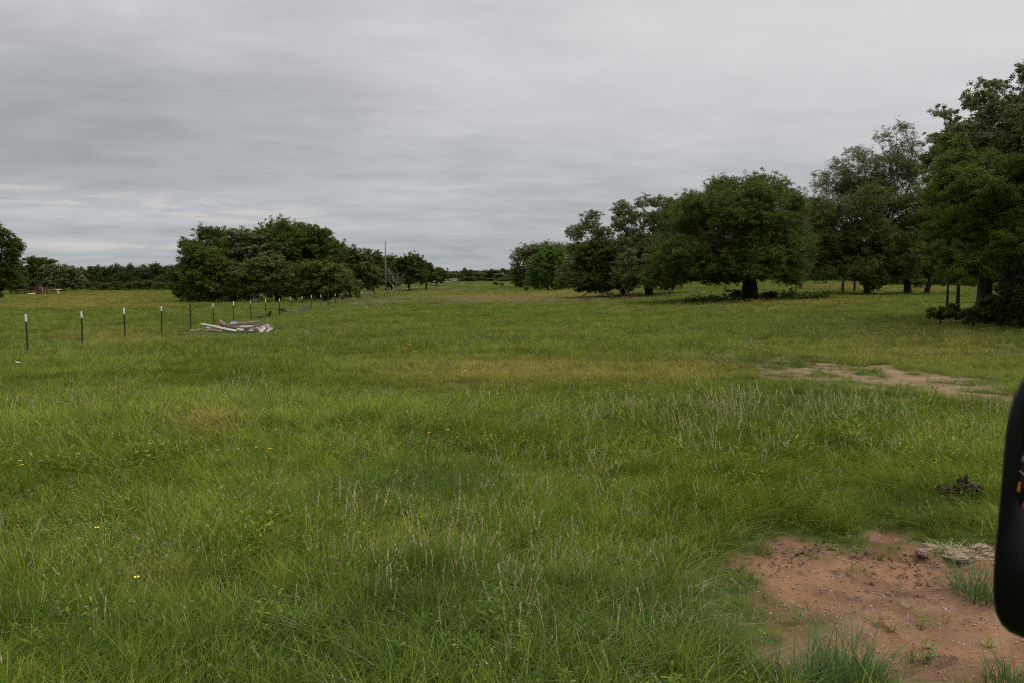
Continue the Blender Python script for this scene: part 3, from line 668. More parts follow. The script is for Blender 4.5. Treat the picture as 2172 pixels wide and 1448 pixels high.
# woodland behind the pasture-edge oaks
proto = []
def far_proto(seed, mat, tall):
    lob_c = np.random.default_rng(seed)
    pts, rad = [], []
    for q in range(7):
        c_ = np.array([lob_c.normal(0, 2.1), lob_c.normal(0, 1.6), 3.2 + q * tall * .12 + lob_c.uniform(-.6, .6)])
        d = lob_c.normal(size=(16, 3)); d /= np.linalg.norm(d, axis=1, keepdims=True)
        pts.append(c_ + d * np.array([2.0, 1.7, 1.4]) * lob_c.uniform(.7, 1.1)); rad.append(np.full(16, .9))
    low = lob_c.normal(0, 1, (40, 3)) * np.array([2.7, 2, .9]) + np.array([0, 0, 1.5]); pts.append(low); rad.append(np.full(40, 1.0))
    P_ = np.concatenate(pts); R_ = np.concatenate(rad); P_[:, 2] = np.maximum(P_[:, 2], .3)
    nodes, par, tip = skeleton((0, 0, -.3), (.2, 0, tall * .25), P_, seed, .1, .3)
    V, Q_ = limb_mesh(nodes, par, .26, .035, sides=5); t = np_mesh('trunk', V, Q_, [M['bark']], smooth=True)
    V, Q_ = leaf_mesh(P_, R_, 17000, .38, np.array([0, 0, 1.]), seed); V[:, 2] = np.maximum(V[:, 2], -.1)
    return t, np_mesh('crown', V, Q_, [M[mat]]), P_[:, 2].max() + .6, np.abs(P_[:, 0]).max() + .6
for s_ in range(4): proto.append(far_proto(300 + s_, 'far_leaf', (6.5, 7.5, 8.5, 6)[s_]))
for s_ in range(2): proto.append(far_proto(310 + s_, 'oak_olive', 6.0))
def far_tree(u, vtop, Y, wpx, label, kind, group=None, name='oak_tree', cat='tree', rz=None):
    x_ = at_depth(u, 600, Y)[0]; z_ = float(base_h(x_, Y)); h = at_depth(u, vtop, Y)[2] - z_
    t, c_, H, W = proto[kind]; root = empty(name, (x_, Y, z_), label, cat, group, random.uniform(0, 6.28) if rz is None else rz)
    s_ = h / H; w_ = (wpx * 1.5 * Y / F / 2) / W
    root.scale = (w_, w_, s_)
    add('trunk', t, root); add('crown', c_, root); return root
GW = 'trees of the woodland behind the pasture-edge oaks'
for i_, (u, vt, Y, w_) in enumerate([(1880, 505, 150, 110), (1945, 500, 145, 110), (2010, 505, 142, 120), (2075, 500, 140, 120), (2140, 495, 140, 130), (2210, 500, 145, 130), (2280, 500, 150, 130), (1840, 520, 165, 100), (1910, 515, 168, 110), (1690, 520, 200, 90), (1740, 515, 195, 100), (1790, 515, 190, 100), (1640, 530, 215, 100), (1580, 530, 220, 100), (1500, 530, 225, 100), (1430, 535, 230, 100), (1360, 540, 235, 90), (1290, 545, 240, 90), (1230, 550, 245, 80), (1975, 520, 172, 110), (2050, 515, 170, 110), (2120, 515, 170, 110)]):
    far_tree(u, vt, Y, w_, 'dark woodland tree glimpsed in the shade beyond the pasture-edge oaks', i_ % 4, GW)
# --- grove across the fence
tree('oak_tree', 'dark oak at the outer end of the grove, sloping down to the field', 'tree', (425, 640), [(418, 540, 28, 32), (435, 565, 44, 46), (395, 590, 28, 34), (405, 618, 40, 20), (450, 610, 40, 28)], 60000, .135, 'oak_dark', .4, .25, 1.0, .7, 401, depth=97, deep=2.5)
tree('oak_tree', 'dark oak with a knobbly top behind the outer end of the grove', 'tree', (470, 600), [(450, 505, 34, 20), (420, 528, 26, 22), (480, 530, 44, 30), (500, 570, 50, 40), (440, 560, 40, 40)], 50000, .14, 'oak_dark', .4, .3, 1.05, .7, 402, depth=108, deep=2.5)
tree('oak_tree', 'pale-leaved oak in the middle of the grove top with bare grey limbs showing', 'tree', (540, 600), [(500, 500, 24, 14, 0, 0, .6), (535, 520, 36, 26, 0, 0, .5), (515, 545, 40, 28, 0, 0, .7), (560, 560, 40, 40)], 26000, .14, 'oak_pale', .4, .35, 1.05, .55, 403, depth=104, bark='bark_pale', bare=.25)
tree('oak_tree', 'tall oak crowning the middle of the grove', 'tree', (590, 600), [(515, 515, 40, 26), (530, 550, 40, 34), (560, 496, 30, 20), (600, 490, 20, 14), (590, 520, 50, 34), (630, 510, 40, 26), (600, 560, 60, 40)], 56000, .14, 'oak_dark', .45, .3, 1.05, .7, 404, depth=108, deep=2.5)
tree('oak_tree', 'dark oak with a ragged top at the pole side of the grove', 'tree', (670, 600), [(650, 500, 30, 20), (685, 505, 26, 22), (700, 530, 26, 30), (660, 545, 50, 36), (690, 580, 40, 36)], 50000, .14, 'oak_dark', .4, .3, 1.05, .7, 405, depth=110, deep=2.5)
for i_, (u, v, lob, nn_, lab) in enumerate([
    (490, 639, [(480, 585, 44, 30), (470, 612, 54, 26), (520, 600, 36, 36), (440, 622, 40, 16)], 46000, 'low spreading olive oak in the front row of the grove, nearest the outer end'),
    (590, 637, [(570, 570, 44, 26), (600, 595, 46, 34), (560, 612, 44, 26), (625, 612, 34, 24), (545, 585, 36, 34)], 46000, 'rounded olive oak in the middle of the front row of the grove'),
    (690, 634, [(670, 572, 34, 24), (700, 590, 44, 36), (660, 605, 36, 28), (720, 606, 40, 26), (640, 615, 34, 20), (690, 618, 50, 16)], 44000, 'olive oak behind the white-tipped posts at the pole end of the grove front'),
    ]):
    tree('oak_tree', lab, 'tree', (u, v), lob, nn_, .135, 'oak_olive', .32, .22, 1.0, .7, 410 + i_, depth=95)
tree('oak_tree', 'olive oak sloping from the grove towards the utility pole', 'tree', (760, 616), [(735, 545, 30, 20), (760, 570, 36, 34), (735, 590, 36, 30), (785, 590, 22, 24)], 34000, .17, 'oak_olive', .3, .25, 1.2, .8, 420, depth=128)
tree('juniper_tree', 'dark narrow twin-topped tree just before the utility pole', 'tree', (790, 612), [(781, 542, 9, 14), (800, 545, 10, 14), (786, 565, 18, 22), (806, 570, 16, 26), (775, 590, 26, 22), (815, 590, 18, 20)], 26000, .22, 'oak_dark', .25, .3, 1.2, .75, 421, depth=205)
tree('oak_tree', 'dark oak straight behind the utility pole and the grey thicket', 'tree', (830, 612), [(825, 555, 18, 16), (845, 568, 20, 20), (812, 572, 18, 22), (830, 592, 34, 18)], 22000, .23, 'oak_dark', .3, .3, 1.3, .85, 425, depth=222)
tree('oak_tree', 'dark rounded oak between the utility pole and the end of the fence', 'tree', (868, 612), [(870, 560, 28, 22), (848, 575, 22, 26), (888, 575, 22, 26), (868, 592, 36, 16)], 26000, .23, 'oak_dark', .3, .3, 1.3, .85, 422, depth=210)
tree('oak_tree', 'small dark oak past the fence end, its thin trunks showing', 'tree', (903, 609), [(905, 570, 20, 16), (914, 584, 18, 14), (895, 582, 18, 16), (906, 592, 24, 8)], 14000, .24, 'oak_dark', .25, .4, 1.3, .8, 423, depth=222)
tree('oak_tree', 'lowest dark oak beside the far rail fence', 'tree', (925, 604), [(926, 578, 16, 12), (938, 586, 14, 10), (928, 592, 20, 8)], 9000, .25, 'oak_dark', .22, .35, 1.3, .8, 424, depth=262)
def dead_shrub(px, lobes, label, seed, depth=None, n_sp=.55, name='dead_shrub'):
    b = hit(*px) if depth is None else at_depth(px[0], 600, depth)
    if depth is not None: b[2] = float(base_h(b[0], b[1]))
    P_, R_ = crown_points(lobes, b[1], n_sp, .2, seed, .2); P_[:, 2] = np.maximum(P_[:, 2], b[2] + .1)
    nodes, par, tip = skeleton(b - [0, 0, .1], b + [0, 0, .35], P_, seed, .10, .5, seglen=.7)
    o = add(name, np_mesh(name, *[a_ - b if k_ == 0 else a_ for k_, a_ in enumerate(limb_mesh(nodes, par, .09, .0, .012, sides=4))], [M['deadwood']]))
    o.location = b; tag(o, label, 'dead shrub')
dead_shrub((838, 614), [(838, 590, 24, 20), (822, 575, 14, 14), (850, 600, 14, 12)], 'grey leafless thicket beside the utility pole', 431, 190, .6)
dead_shrub((795, 612), [(800, 570, 16, 14), (790, 590, 14, 14)], 'grey bare saplings on the grove side of the utility pole', 432, 190, .7)
dead_shrub((645, 664), [(640, 656, 22, 8), (655, 652, 16, 9), (632, 660, 14, 5)], 'tangled pale brush heap caught in the wire fence', 433, None, .22, 'dead_brush')
dead_shrub((1300, 632), [(1285, 622, 20, 8)], 'grey fallen twigs under the drooping oak limbs', 434, None, .4, 'dead_brush')
# --- far side of the field
tree('oak_tree', 'tall dark oak cut by the frame edge beyond the field', 'tree', (0, 626), [(10, 510, 26, 26), (-20, 500, 34, 34), (32, 528, 20, 22), (20, 560, 36, 30), (-10, 590, 50, 34), (30, 598, 28, 18)], 40000, .2, 'oak_dark', .4, .3, 1.2, .8, 441)
tree('oak_tree', 'dark oak standing between the tall edge oak and the olive oak', 'tree', (85, 620), [(72, 560, 16, 14), (98, 562, 16, 14), (85, 585, 30, 24), (65, 600, 20, 16)], 22000, .25, 'oak_dark', .35, .3, 1.3, .9, 442, depth=205)
tree('oak_tree', 'rounded olive oak behind the end of the rusty pen', 'tree', (127, 619), [(115, 575, 26, 14), (145, 578, 26, 16), (130, 595, 44, 18), (165, 598, 18, 14), (95, 598, 16, 14)], 26000, .23, 'oak_pale', .35, .25, 1.3, .9, 443)
for i_, (u, vt, Y, w_, kd_) in enumerate([(205, 562, 232, 44, 0), (240, 560, 238, 44, 1), (268, 558, 235, 40, 2), (300, 566, 236, 42, 3), (333, 557, 235, 46, 0), (360, 564, 232, 40, 1), (182, 566, 236, 40, 2), (390, 566, 235, 44, 3), (420, 566, 238, 44, 1), (160, 572, 240, 40, 0), (-30, 560, 240, 60, 1), (20, 560, 245, 60, 2), (60, 562, 245, 50, 3), (222, 567, 246, 44, 2), (254, 563, 248, 44, 3), (284, 566, 246, 44, 0), (316, 562, 247, 44, 1), (348, 566, 246, 44, 2), (192, 570, 246, 44, 3), (376, 568, 246, 44, 0), (362, 562, 240, 50, 2)]):
    far_tree(u, vt, Y, w_, 'dark tree in the unbroken treeline across the far field', kd_, 'trees in the treeline across the far field')
for i_, (u, vt, w_) in enumerate([(200, 598, 26), (222, 600, 26), (246, 597, 30), (270, 599, 26), (292, 597, 28), (315, 594, 30), (338, 598, 28), (358, 600, 24)]):
    far_tree(u, vt, 222 + (i_ % 3) * 3, w_, 'low olive shrub at the foot of the treeline across the far field', 4 + i_ % 2, 'shrubs at the foot of the far treeline', 'shrub', 'shrub')
# far end of the corridor
for i_, (u, vt, Y, w_, kd_) in enumerate([(938, 574, 372, 40, 0), (965, 576, 380, 40, 1), (981, 568, 385, 22, 2), (1003, 572, 380, 40, 3), (1028, 573, 385, 40, 0), (1052, 571, 380, 40, 1), (1075, 569, 378, 40, 2), (950, 578, 360, 40, 5), (1100, 570, 380, 44, 3), (1015, 578, 372, 40, 4), (915, 574, 375, 40, 3), (1130, 572, 382, 44, 0), (1062, 580, 366, 40, 5), (925, 576, 388, 56, 1), (955, 575, 392, 56, 2), (990, 573, 390, 56, 0), (1016, 574, 392, 56, 3), (1040, 573, 390, 56, 1), (1085, 571, 388, 56, 0), (972, 580, 364, 44, 4), (1092, 578, 366, 44, 2), (940, 582, 356, 40, 5)]):
    far_tree(u, vt, Y, w_, 'distant tree closing the far end of the grassy corridor', kd_, 'trees closing the far end of the corridor')
for i_, (u, vt, w_) in enumerate([(985, 587, 40), (1010, 589, 36), (1040, 590, 44), (1072, 588, 40)]):
    far_tree(u, vt, 350, w_, 'low green thicket at the foot of the distant corridor trees', 4 + i_ % 2, 'thickets at the far end of the corridor', 'shrub', 'shrub')
for px_, lob, lab in (((1058, 607), [(1052, 602, 7, 5), (1064, 604, 6, 3)], 'small dark juniper bush alone in the far corridor'),
                      ((575, 679), [(572, 678, 3, 2)], 'green weed sprouting by the fence past the planks'), ((4, 634), [(0, 628, 8, 8)], 'dark bush at the frame edge in the far field'), ((1118, 620), [(1117, 612, 7, 5)], 'light green weed at the foot of the bushy tree')):
    zz_ = hit(*px_)[1] / F; tree('shrub', lab, 'shrub', px_, lob, 260 if zz_ < .05 else 900, .09 if zz_ < .05 else .16, 'oak_dark' if 'dark' in lab else 'bright', .03, .3, 4 * zz_, 2 * zz_, 460 + px_[0] % 31, rmin=.008)

print('T', time.time() - _t0)
# ------------------------------------------------------------------ fence
US = [53, 170, 262, 340, 402, 451, 494, 531, 562.6, 591.8, 616.6, 640, 660, 679.7, 696, 710.8, 724.5, 737.4, 746, 759, 769, 777, 786.5, 794, 801.6, 808.5, 815, 821, 826.6, 832, 837, 842.4, 847.5, 852.4, 856.4, 860.5, 864.4, 868.3, 872, 875.5, 879, 882.8, 886.7]
PIPE = {4, 14, 23, 32}
pts_f = []
for i_, u in enumerate(US):
    Zp = 23011 / (1000 - u) if u < 700 else np.interp(i_, [14, 42], [23011 / (1000 - 696), 203])
    x_ = at_depth(u, 600, Zp)[0]; pts_f.append(np.array([x_, Zp, float(base_h(x_, Zp))]))
fo = pts_f[0]
fence = empty('wire_fence', fo, 'wire fence of thin green steel posts with white tips running down the pasture', 'fence')
q = MB(); q.box((.050, .006, 1.45), Matrix.Translation((0, -.003, .28))); q.box((.006, .036, 1.45), Matrix.Translation((0, .018, .28)))
for h_ in np.arange(.1, .98, .06): q.box((.012, .008, .012), Matrix.Translation((0, -.010, h_)))
q.box((.10, .004, .09), Matrix.Translation((0, .040, -.2)))
post_me = q.build('post', M['post_green'], None, link=False).data
q = MB(); q.box((.054, .012, .205), Matrix.Translation((0, -.003, 1.11))); q.box((.014, .042, .215), Matrix.Translation((0, .0205, 1.11)))
tip_me = q.build('white_tip', M['post_white'], None, link=False).data
q = MB(); q.tube([(0, 0, -.4), (0, 0, .6), (0.01, 0, 1.26)], [.038, .037, .036], 10)
pipe_me = q.build('post', M['rust'], None, link=False).data
for i_, p_ in enumerate(pts_f):
    o = add('post', pipe_me if i_ in PIPE else post_me, fence); o.location = p_ - fo
    o.rotation_euler = (random.uniform(-.012, .012), random.uniform(-.014, .014), random.uniform(-.15, .15) + .3)
    if i_ in PIPE: o['label'] = 'rusty brown pipe post'
    else: add('white_tip', tip_me, o)
for h_ in (1.12, .80, .5, .22):
    q = MB(); pp = []
    for i_, p_ in enumerate(pts_f[5:]):
        a_ = p_ - fo; pp.append((a_[0], a_[1] - .015, a_[2] + h_))
    q.tube(pp, [.003] * len(pp), 4); q.build('wire', M['wire'], fence)

# utility pole
b = hit(818, 618.5); b = at_depth(818, 600, 196); b[2] = float(base_h(b[0], b[1]))
ht = at_depth(818, 513.5, 196)[2] - b[2]
pole = empty('utility_pole', b, 'single tall reddish brown utility pole rising above the fence', 'utility pole')
q = MB(); q.tube([(0, 0, -.6), (0, 0, ht * .5), (.05, 0, ht)], [.21, .17, .12], 14); q.build('pole', M['pole'], pole, True)
q = MB(); q.box((.16, .03, .34), Matrix.Translation((.02, -.19, 2.6))); q.build('tag_plate', M['plank_white'], pole)
q = MB(); q.tube([(.05, 0, ht - .05), (.05, 0, ht + .12)], [.07, .04], 8); q.build('cap', M['wire'], pole)

# far rail fence
rf0 = at_depth(930, 600, 285); rf0[2] = float(base_h(rf0[0], rf0[1]))
rail = empty('rail_fence', rf0, 'greyish split rail fence climbing towards the far treeline', 'fence')
rp = []
for i_ in range(9):
    t = i_ / 8; Yr = 262 + 68 * t; u = 915 + 54 * t; x_ = at_depth(u, 600, Yr)[0]; rp.append(np.array([x_, Yr, float(base_h(x_, Yr))]) - rf0)
for p_ in rp:
    q = MB(); q.tube([tuple(p_ + [0, 0, -.3]), tuple(p_ + [0, 0, 1.5])], [.11, .09], 8); q.build('post', M['plank'], rail)
for h_ in (.55, 1.05, 1.4):
    for a_, b_ in zip(rp[:-1], rp[1:]):
        q = MB(); q.tube([tuple(a_ + [0, 0, h_ + random.uniform(-.06, .06)]), tuple(b_ + [0, 0, h_ + random.uniform(-.06, .06)])], [.085, .075], 6); q.build('rail', M['plank'], rail)

# rusty cattle pen far across the field
pb = hit(75, 625.5); pen = empty('cattle_pen', pb, 'rusty red pipe cattle pen under the far oaks', 'pen')
kx = pb[1] / F
for px0, px1, top in ((52, 66, 1.35), (66, 78, 1.4), (78, 88, 1.75), (88, 100, 1.35), (100, 117, 1.3), (22, 52, 1.2)):
    q = MB(); x0, x1 = (px0 - 75) * kx, (px1 - 75) * kx
    for h_ in np.linspace(.2, top, 6): q.tube([(x0 + .06, 0, h_), (x1 - .06, 0, h_)], [.045, .045], 6)
    for xx in (x0 + .06, (x0 + x1) / 2, x1 - .06): q.tube([(xx, 0, -.2), (xx, 0, top + .04)], [.05, .05], 6)
    q.build('panel', M['rust_red'], pen)
for px0 in (22, 52, 66, 78, 88, 100, 117):
    q = MB(); q.tube([((px0 - 75) * kx, .02, -.3), ((px0 - 75) * kx, .02, 1.85)], [.07, .07], 8); q.build('post', M['rust_red'], pen)
q = MB(); q.box((1.3, .04, .32), Matrix.Translation(((83 - 75) * kx, -.09, 1.55))); q.box((.9, .04, .9), Matrix.Translation(((84 - 75) * kx, -.09, .8))); q.build('gate_board', M['rust_red'], pen)
b = hit(70, 625.8)
q = MB(); q.box((1.3, .5, .26), Matrix.Translation((0, -.2, .16)), .12); o = q.build('feed_trough', M['white'], None, bevel=.02); o.location = b + [0, -.4, 0]; tag(o, 'low white trough lying before the rusty pen', 'trough')
b = hit(91, 624); q = MB(); q.box((.75, .05, .5), Matrix.Translation((0, -.3, 1.15))); q.tube([(-.25, -.27, -.1), (-.25, -.27, 1.0)], [.03, .03], 6); q.tube([(.25, -.27, -.1), (.25, -.27, 1.0)], [.03, .03], 6)
o = q.build('small_sign', M['white']); o.location = b + [0, -.3, 0]; tag(o, 'small white board on legs in front of the rusty pen', 'sign')
b = hit(123.5, 624.5); tk = empty('feed_stand', b, 'white flat-topped feed stand at the end of the rusty pen', 'feeder')
q = MB(); q.box((.85, .7, .16), Matrix.Translation((0, 0, .95)), .1); q.build('top', M['white'], tk, bevel=.02)
q = MB(); q.tube([(.05, 0, -.1), (.05, 0, .9)], [.2, .16], 10); q.build('leg', M['white'], tk)

# ------------------------------------------------------------------ heap of scrap planks by the fence
GP = 'planks in the scrap heap by the fence'
HB = hit(492, 705)
def plank(p0, p1, w, t, mat, label, d0=0, d1=0, roll=0., name='plank'):
    w *= 1.05; t *= 1.25
    a_ = Vector(at_depth(380 + p0[0] / 7.24, 590 + p0[1] / 7.24, HB[1] + d0)); b_ = Vector(at_depth(380 + p1[0] / 7.24, 590 + p1[1] / 7.24, HB[1] + d1))
    d = b_ - a_; L = d.length; d.normalize(); up = Vector((0, 0, 1)); s_ = d.cross(up).normalized(); n_ = s_.cross(d)
    R = Matrix((d, s_, n_)).transposed() @ Matrix.Rotation(roll, 3, 'X')
    q = MB(); r = random.Random(label)
    xs_ = [-L / 2, -L / 5, L / 6, L / 2]; rings = []
    for j, xx in enumerate(xs_):
        oy, oz = r.uniform(-.008, .008), r.uniform(-.012, .012); e = r.uniform(-.03, .03) if j in (0, 3) else 0
        rings.append([(xx + e, -w / 2 + oy, -t / 2 + oz), (xx, w / 2 + oy, -t / 2 + oz), (xx - e, w / 2 + oy, t / 2 + oz), (xx, -w / 2 + oy, t / 2 + oz)])
    v = [p_ for rg in rings for p_ in rg]; f = [(0, 1, 2, 3), (15, 14, 13, 12)]
    for j in range(3):
        for k_ in range(4): f.append((j * 4 + k_, (j + 1) * 4 + k_, (j + 1) * 4 + (k_ + 1) % 4, j * 4 + (k_ + 1) % 4))
    q.shape(v, f); o = q.build(name, M[mat], None, bevel=.004)
    o.location = (a_ + b_) / 2; o.rotation_euler = R.to_euler(); tag(o, label, 'plank', GP)
    return o
plank((165, 808), (370, 788), .07, .05, 'plank', 'thin grey slat lying flat, sticking out farthest from the heap along the grass', .1, .3)
plank((335, 712), (885, 818), .12, .045, 'plank', 'long grey plank slanting down across the front of the heap', .3, -.5, .5)
plank((430, 725), (760, 790), .14, .04, 'plank', 'broad grey plank under the long slanting one', .5, 0, .3)
plank((480, 742), (745, 758), .10, .05, 'plank_white', 'pale plank lying level behind the long slanting one', .7, .5)
plank((740, 730), (1238, 682), .12, .10, 'plank', 'thick pale beam laid across the top of the heap', .1, .3, .1)
plank((960, 742), (1225, 730), .14, .05, 'plank_white', 'whitish board directly beneath the thick top beam', .1, .35, .3)
plank((925, 765), (1135, 752), .16, .06, 'plank', 'grey board with a dark end, low in the middle of the heap', -.2, 0, .2)
plank((1140, 780), (1300, 752), .10, .06, 'plank', 'short grey board poking out between the whitewashed ends', -.2, .1, .4)
plank((1245, 838), (1335, 738), .14, .05, 'plank_white', 'wide whitewashed board tipped up at the end of the heap', -.4, .3, .5)
plank((1335, 842), (1425, 772), .13, .05, 'plank_white', 'outermost whitewashed board leaning at the end of the heap', -.4, .2, .5)
plank((1335, 715), (1395, 770), .16, .05, 'plank_white', 'short whitewashed offcut standing on edge at the far end', .2, .1, .9)
plank((1215, 715), (1265, 765), .14, .10, 'plank_brown', 'short brown block wedged under the tip of the top beam', 0, .2)
plank((1015, 800), (1090, 790), .16, .16, 'plank_brown', 'brown sawn block showing its dark end at the front', -.5, -.2)
plank((1040, 815), (1260, 790), .16, .05, 'plank_white', 'pale board lying lowest at the front of the heap', -.4, -.1, .5)
plank((800, 770), (905, 790), .18, .14, 'plank_brown', 'brown chunk of timber under the near end of the top beam', 0, -.1)
plank((890, 800), (1010, 812), .20, .06, 'plank', 'grey board half buried in grass at the front of the heap', -.5, -.3, .4)
plank((475, 800), (650, 818), .10, .05, 'plank', 'short grey slat in the grass below the long slanting plank', -.2, -.4)
plank((1150, 770), (1200, 810), .12, .12, 'plank_brown', 'small dark brown stub between the pale boards', -.3, -.2)
plank((425, 790), (475, 775), .16, .12, 'plank_white', 'small pale wooden block at the thin end of the heap', -.2, 0, name='wood_block')
a_ = at_depth(380 + 880 / 7.24, 590 + 690 / 7.24, HB[1] + .5)
q = MB(); q.shape([(-.30, -.1, .0), (.24, -.1, -.10), (-.26, .2, .14), (.26, .3, .0), (-.30, -.07, -.03), (.24, -.07, -.13), (-.26, .23, .11), (.26, .33, -.03)], [(0, 1, 3, 2), (4, 6, 7, 5), (0, 2, 6, 4), (2, 3, 7, 6), (3, 1, 5, 7), (1, 0, 4, 5)])
o = q.build('roofing_sheet', M['tarpaper']); o.location = a_; tag(o, 'dark roofing sheet peaking behind the thick top beam', 'roofing sheet')
plank((790, 700), (890, 700), .16, .03, 'plank_white', 'pale triangular-looking panel propped under the dark roofing sheet', .35, .45, 1.0)
b = at_depth(380 + 660 / 7.24, 590 + 705 / 7.24, HB[1] + .4)
q = MB(); q.tube([(-.14, 0, .14), (0, .02, 0), (.16, .05, -.2)], [.09, .12, .11], 9); o = q.build('log', M['plank_brown'], None, True); o.location = b; tag(o, 'short brown log end standing among the planks', 'log')
# brush bits along the fence
b = hit(600, 664); lg = empty('old_log', b, 'dark log with a pale limb lying in the grass beside the fence', 'log')
q = MB(); q.tube([(-.35, 0, .16), (.0, .05, .2), (.2, .05, .14)], [.16, .14, .10], 9); q.build('stump_end', M['bark'], lg, True)
q = MB(); q.tube([(.1, .05, .16), (.8, .15, .12), (1.4, .2, .04)], [.07, .05, .03], 7); q.build('limb', M['deadwood'], lg, True)
b = hit(555, 679); q = MB(); q.tube([(-.25, 0, .12), (.1, .02, .16), (.3, .05, .02)], [.09, .09, .05], 8); o = q.build('wood_chunk', M['bark'], None, True); o.location = b; tag(o, 'small dark chunk of wood between the plank heap and the old log', 'wood chunk')
b = hit(38, 782); q = MB(); q.box((.11, .06, .02), Matrix.Translation((0, 0, .17)) @ Matrix.Rotation(.2, 4, 'Y')); o = q.build('plastic_scrap', M['white'], None, bevel=.01); o.location = b; tag(o, 'white scrap of plastic in the grass below the first white-tipped post', 'litter')
# log pile beyond the great oak
lb = hit(1716, 597)
for i_, (x0, z0, x1, z1, r_, dy, lab) in enumerate([(-3.2, .35, 3.0, .35, .28, 0, 'longest grey log at the bottom of the distant log pile'), (-2.6, .85, .6, .7, .22, .1, 'pale log lying across the near top of the distant log pile'), (-.4, .8, 2.7, .62, .2, -.1, 'weathered log at the far top of the distant log pile'), (-1.8, 1.3, .2, .9, .14, 0, 'thin bleached branch sticking up from the distant log pile'), (.3, .4, 2.4, 1.0, .13, .3, 'thin dark branch slanting over the distant log pile')]):
    q = MB(); q.tube([(x0, dy, z0), ((x0 + x1) / 2, dy + .1, (z0 + z1) / 2 + .06), (x1, dy, z1)], [r_, r_ * .95, r_ * .8], 8); o = q.build('log', M['bark_pale' if i_ in (1, 3) else 'deadwood'], None, True); o.location = lb; tag(o, lab, 'log', 'logs in the distant log pile')

print('T', time.time() - _t0)
# ------------------------------------------------------------------ flowers
def flower_geo(h, pr, np_, seed):
    r = random.Random(seed); st, pe, ce = MB(), MB(), MB()
    st.tube([(0, 0, -.03), (r.uniform(-.02, .02), 0, h * .6), (r.uniform(-.02, .02), 0, h)], [.0018, .0015, .0013], 5)
    cz = st.v[-1][2]; c_ = Vector((sum(p_[0] for p_ in st.v[-5:]) / 5, 0, h))
    for k_ in range(np_):
        a_ = 2 * math.pi * k_ / np_; d = Vector((math.cos(a_), math.sin(a_), .25)); s_ = Vector((-math.sin(a_), math.cos(a_), 0)) * pr * .34
        pe.shape([c_, c_ + d * pr * .6 - s_, c_ + d * pr * .98 - s_ * .5 , c_ + d * pr, c_ + d * pr * .98 + s_ * .5, c_ + d * pr * .6 + s_], [(0, 1, 2, 3, 4, 5)])
    ce.tube([c_, c_ + Vector((0, 0, .008))], [pr * .3, pr * .2], 8)
    return st, pe, ce
st, pe, ce = flower_geo(.38, .0165, 9, 3)
fl0 = None; spots = [(46, 985), (43, 976), (316, 961), (290, 953), (310, 951), (318, 934), (462, 948), (543, 941), (572, 945), (506, 945), (166, 958), (206, 1128), (330, 782), (339, 815), (585, 905), (875, 908), (910, 910), (950, 905), (655, 727), (60, 750), (110, 752), (290, 1225)]
for i_, (u, v) in enumerate(spots):
    # hit() meets the ground; the bloom stands .27 m above it, so step towards the camera
    b = hit(u, v); kk = (EYE - .38 - b[2]) / (EYE - b[2]); b = np.array([b[0] * kk, b[1] * kk, 0]); b[2] = float(base_h(b[0], b[1]))
    e = empty('wildflower', b, 'small yellow daisy-like flower on a thin stem among the grass', 'flower', 'yellow wildflowers scattered in the pasture', random.uniform(0, 6))
    if fl0 is None:
        fl0 = [st.build('stem', M['flower_stem'], e), pe.build('petals', M['yellow'], e), ce.build('centre', M['plank_brown'], e)]
    else:
        for s_ in fl0:
            c_ = s_.copy(); C.objects.link(c_); c_.parent = e
# drifts of red-orange flowers: one uncountable mass
r = np.random.default_rng(77); FV, FQ, fo_ = [], [], 0; fm = []
def drift(u, v, ru, rv, n_, size):
    global fo_
    for _ in range(n_):
        uu, vv = r.normal(u, ru), r.normal(v, rv)
        if vv < 602: continue
        p_ = hit(uu, vv); s_ = 2.0 * size * r.uniform(.7, 1.3) * max(1, p_[1] / 45); h = r.uniform(.34, .5)
        c_ = np.array([p_[0], p_[1], p_[2] + h])
        for k_ in range(4):
            a_ = k_ * 1.571 + r.uniform(0, .5); d = np.array([np.cos(a_), np.sin(a_), .35]); q_ = np.array([-np.sin(a_), np.cos(a_), 0]) * .42
            FV.extend([c_, c_ + (d * .6 + q_) * s_, c_ + d * s_ * 1.05, c_ + (d * .6 - q_) * s_]); FQ.append([fo_, fo_ + 1, fo_ + 2, fo_ + 3]); fo_ += 4; fm.append(0)
        FV.extend([c_ + [-.0025, 0, 0], c_ + [.0025, 0, 0], c_ + [.003, 0, -h - .02], c_ + [-.003, 0, -h - .02]]); FQ.append([fo_, fo_ + 1, fo_ + 2, fo_ + 3]); fo_ += 4; fm.append(1)
for a_ in ((1440, 614, 60, 2, 70, .022), (1790, 613, 60, 3, 150, .026), (1740, 651, 70, 3, 170, .022), (1860, 648, 60, 4, 90, .02), (1880, 715, 130, 12, 70, .02), (1570, 648, 70, 3, 60, .02), (2130, 606, 40, 4, 70, .024), (865, 775, 14, 4, 5, .024), (1610, 772, 20, 3, 5, .022), (140, 637, 60, 2.5, 110, .024), (2000, 740, 80, 12, 22, .02), (1600, 720, 60, 10, 24, .018), (1420, 625, 40, 2, 40, .02)):
    drift(*a_[:4], int(a_[4] * 1.6), a_[5])
tag(add('wildflowers', np_mesh('wildflowers', np.array(FV), np.array(FQ), [M['orange'], M['flower_stem']], fm)), 'drifts of red-orange wildflowers in the grass near the oaks', None, None, 'stuff')

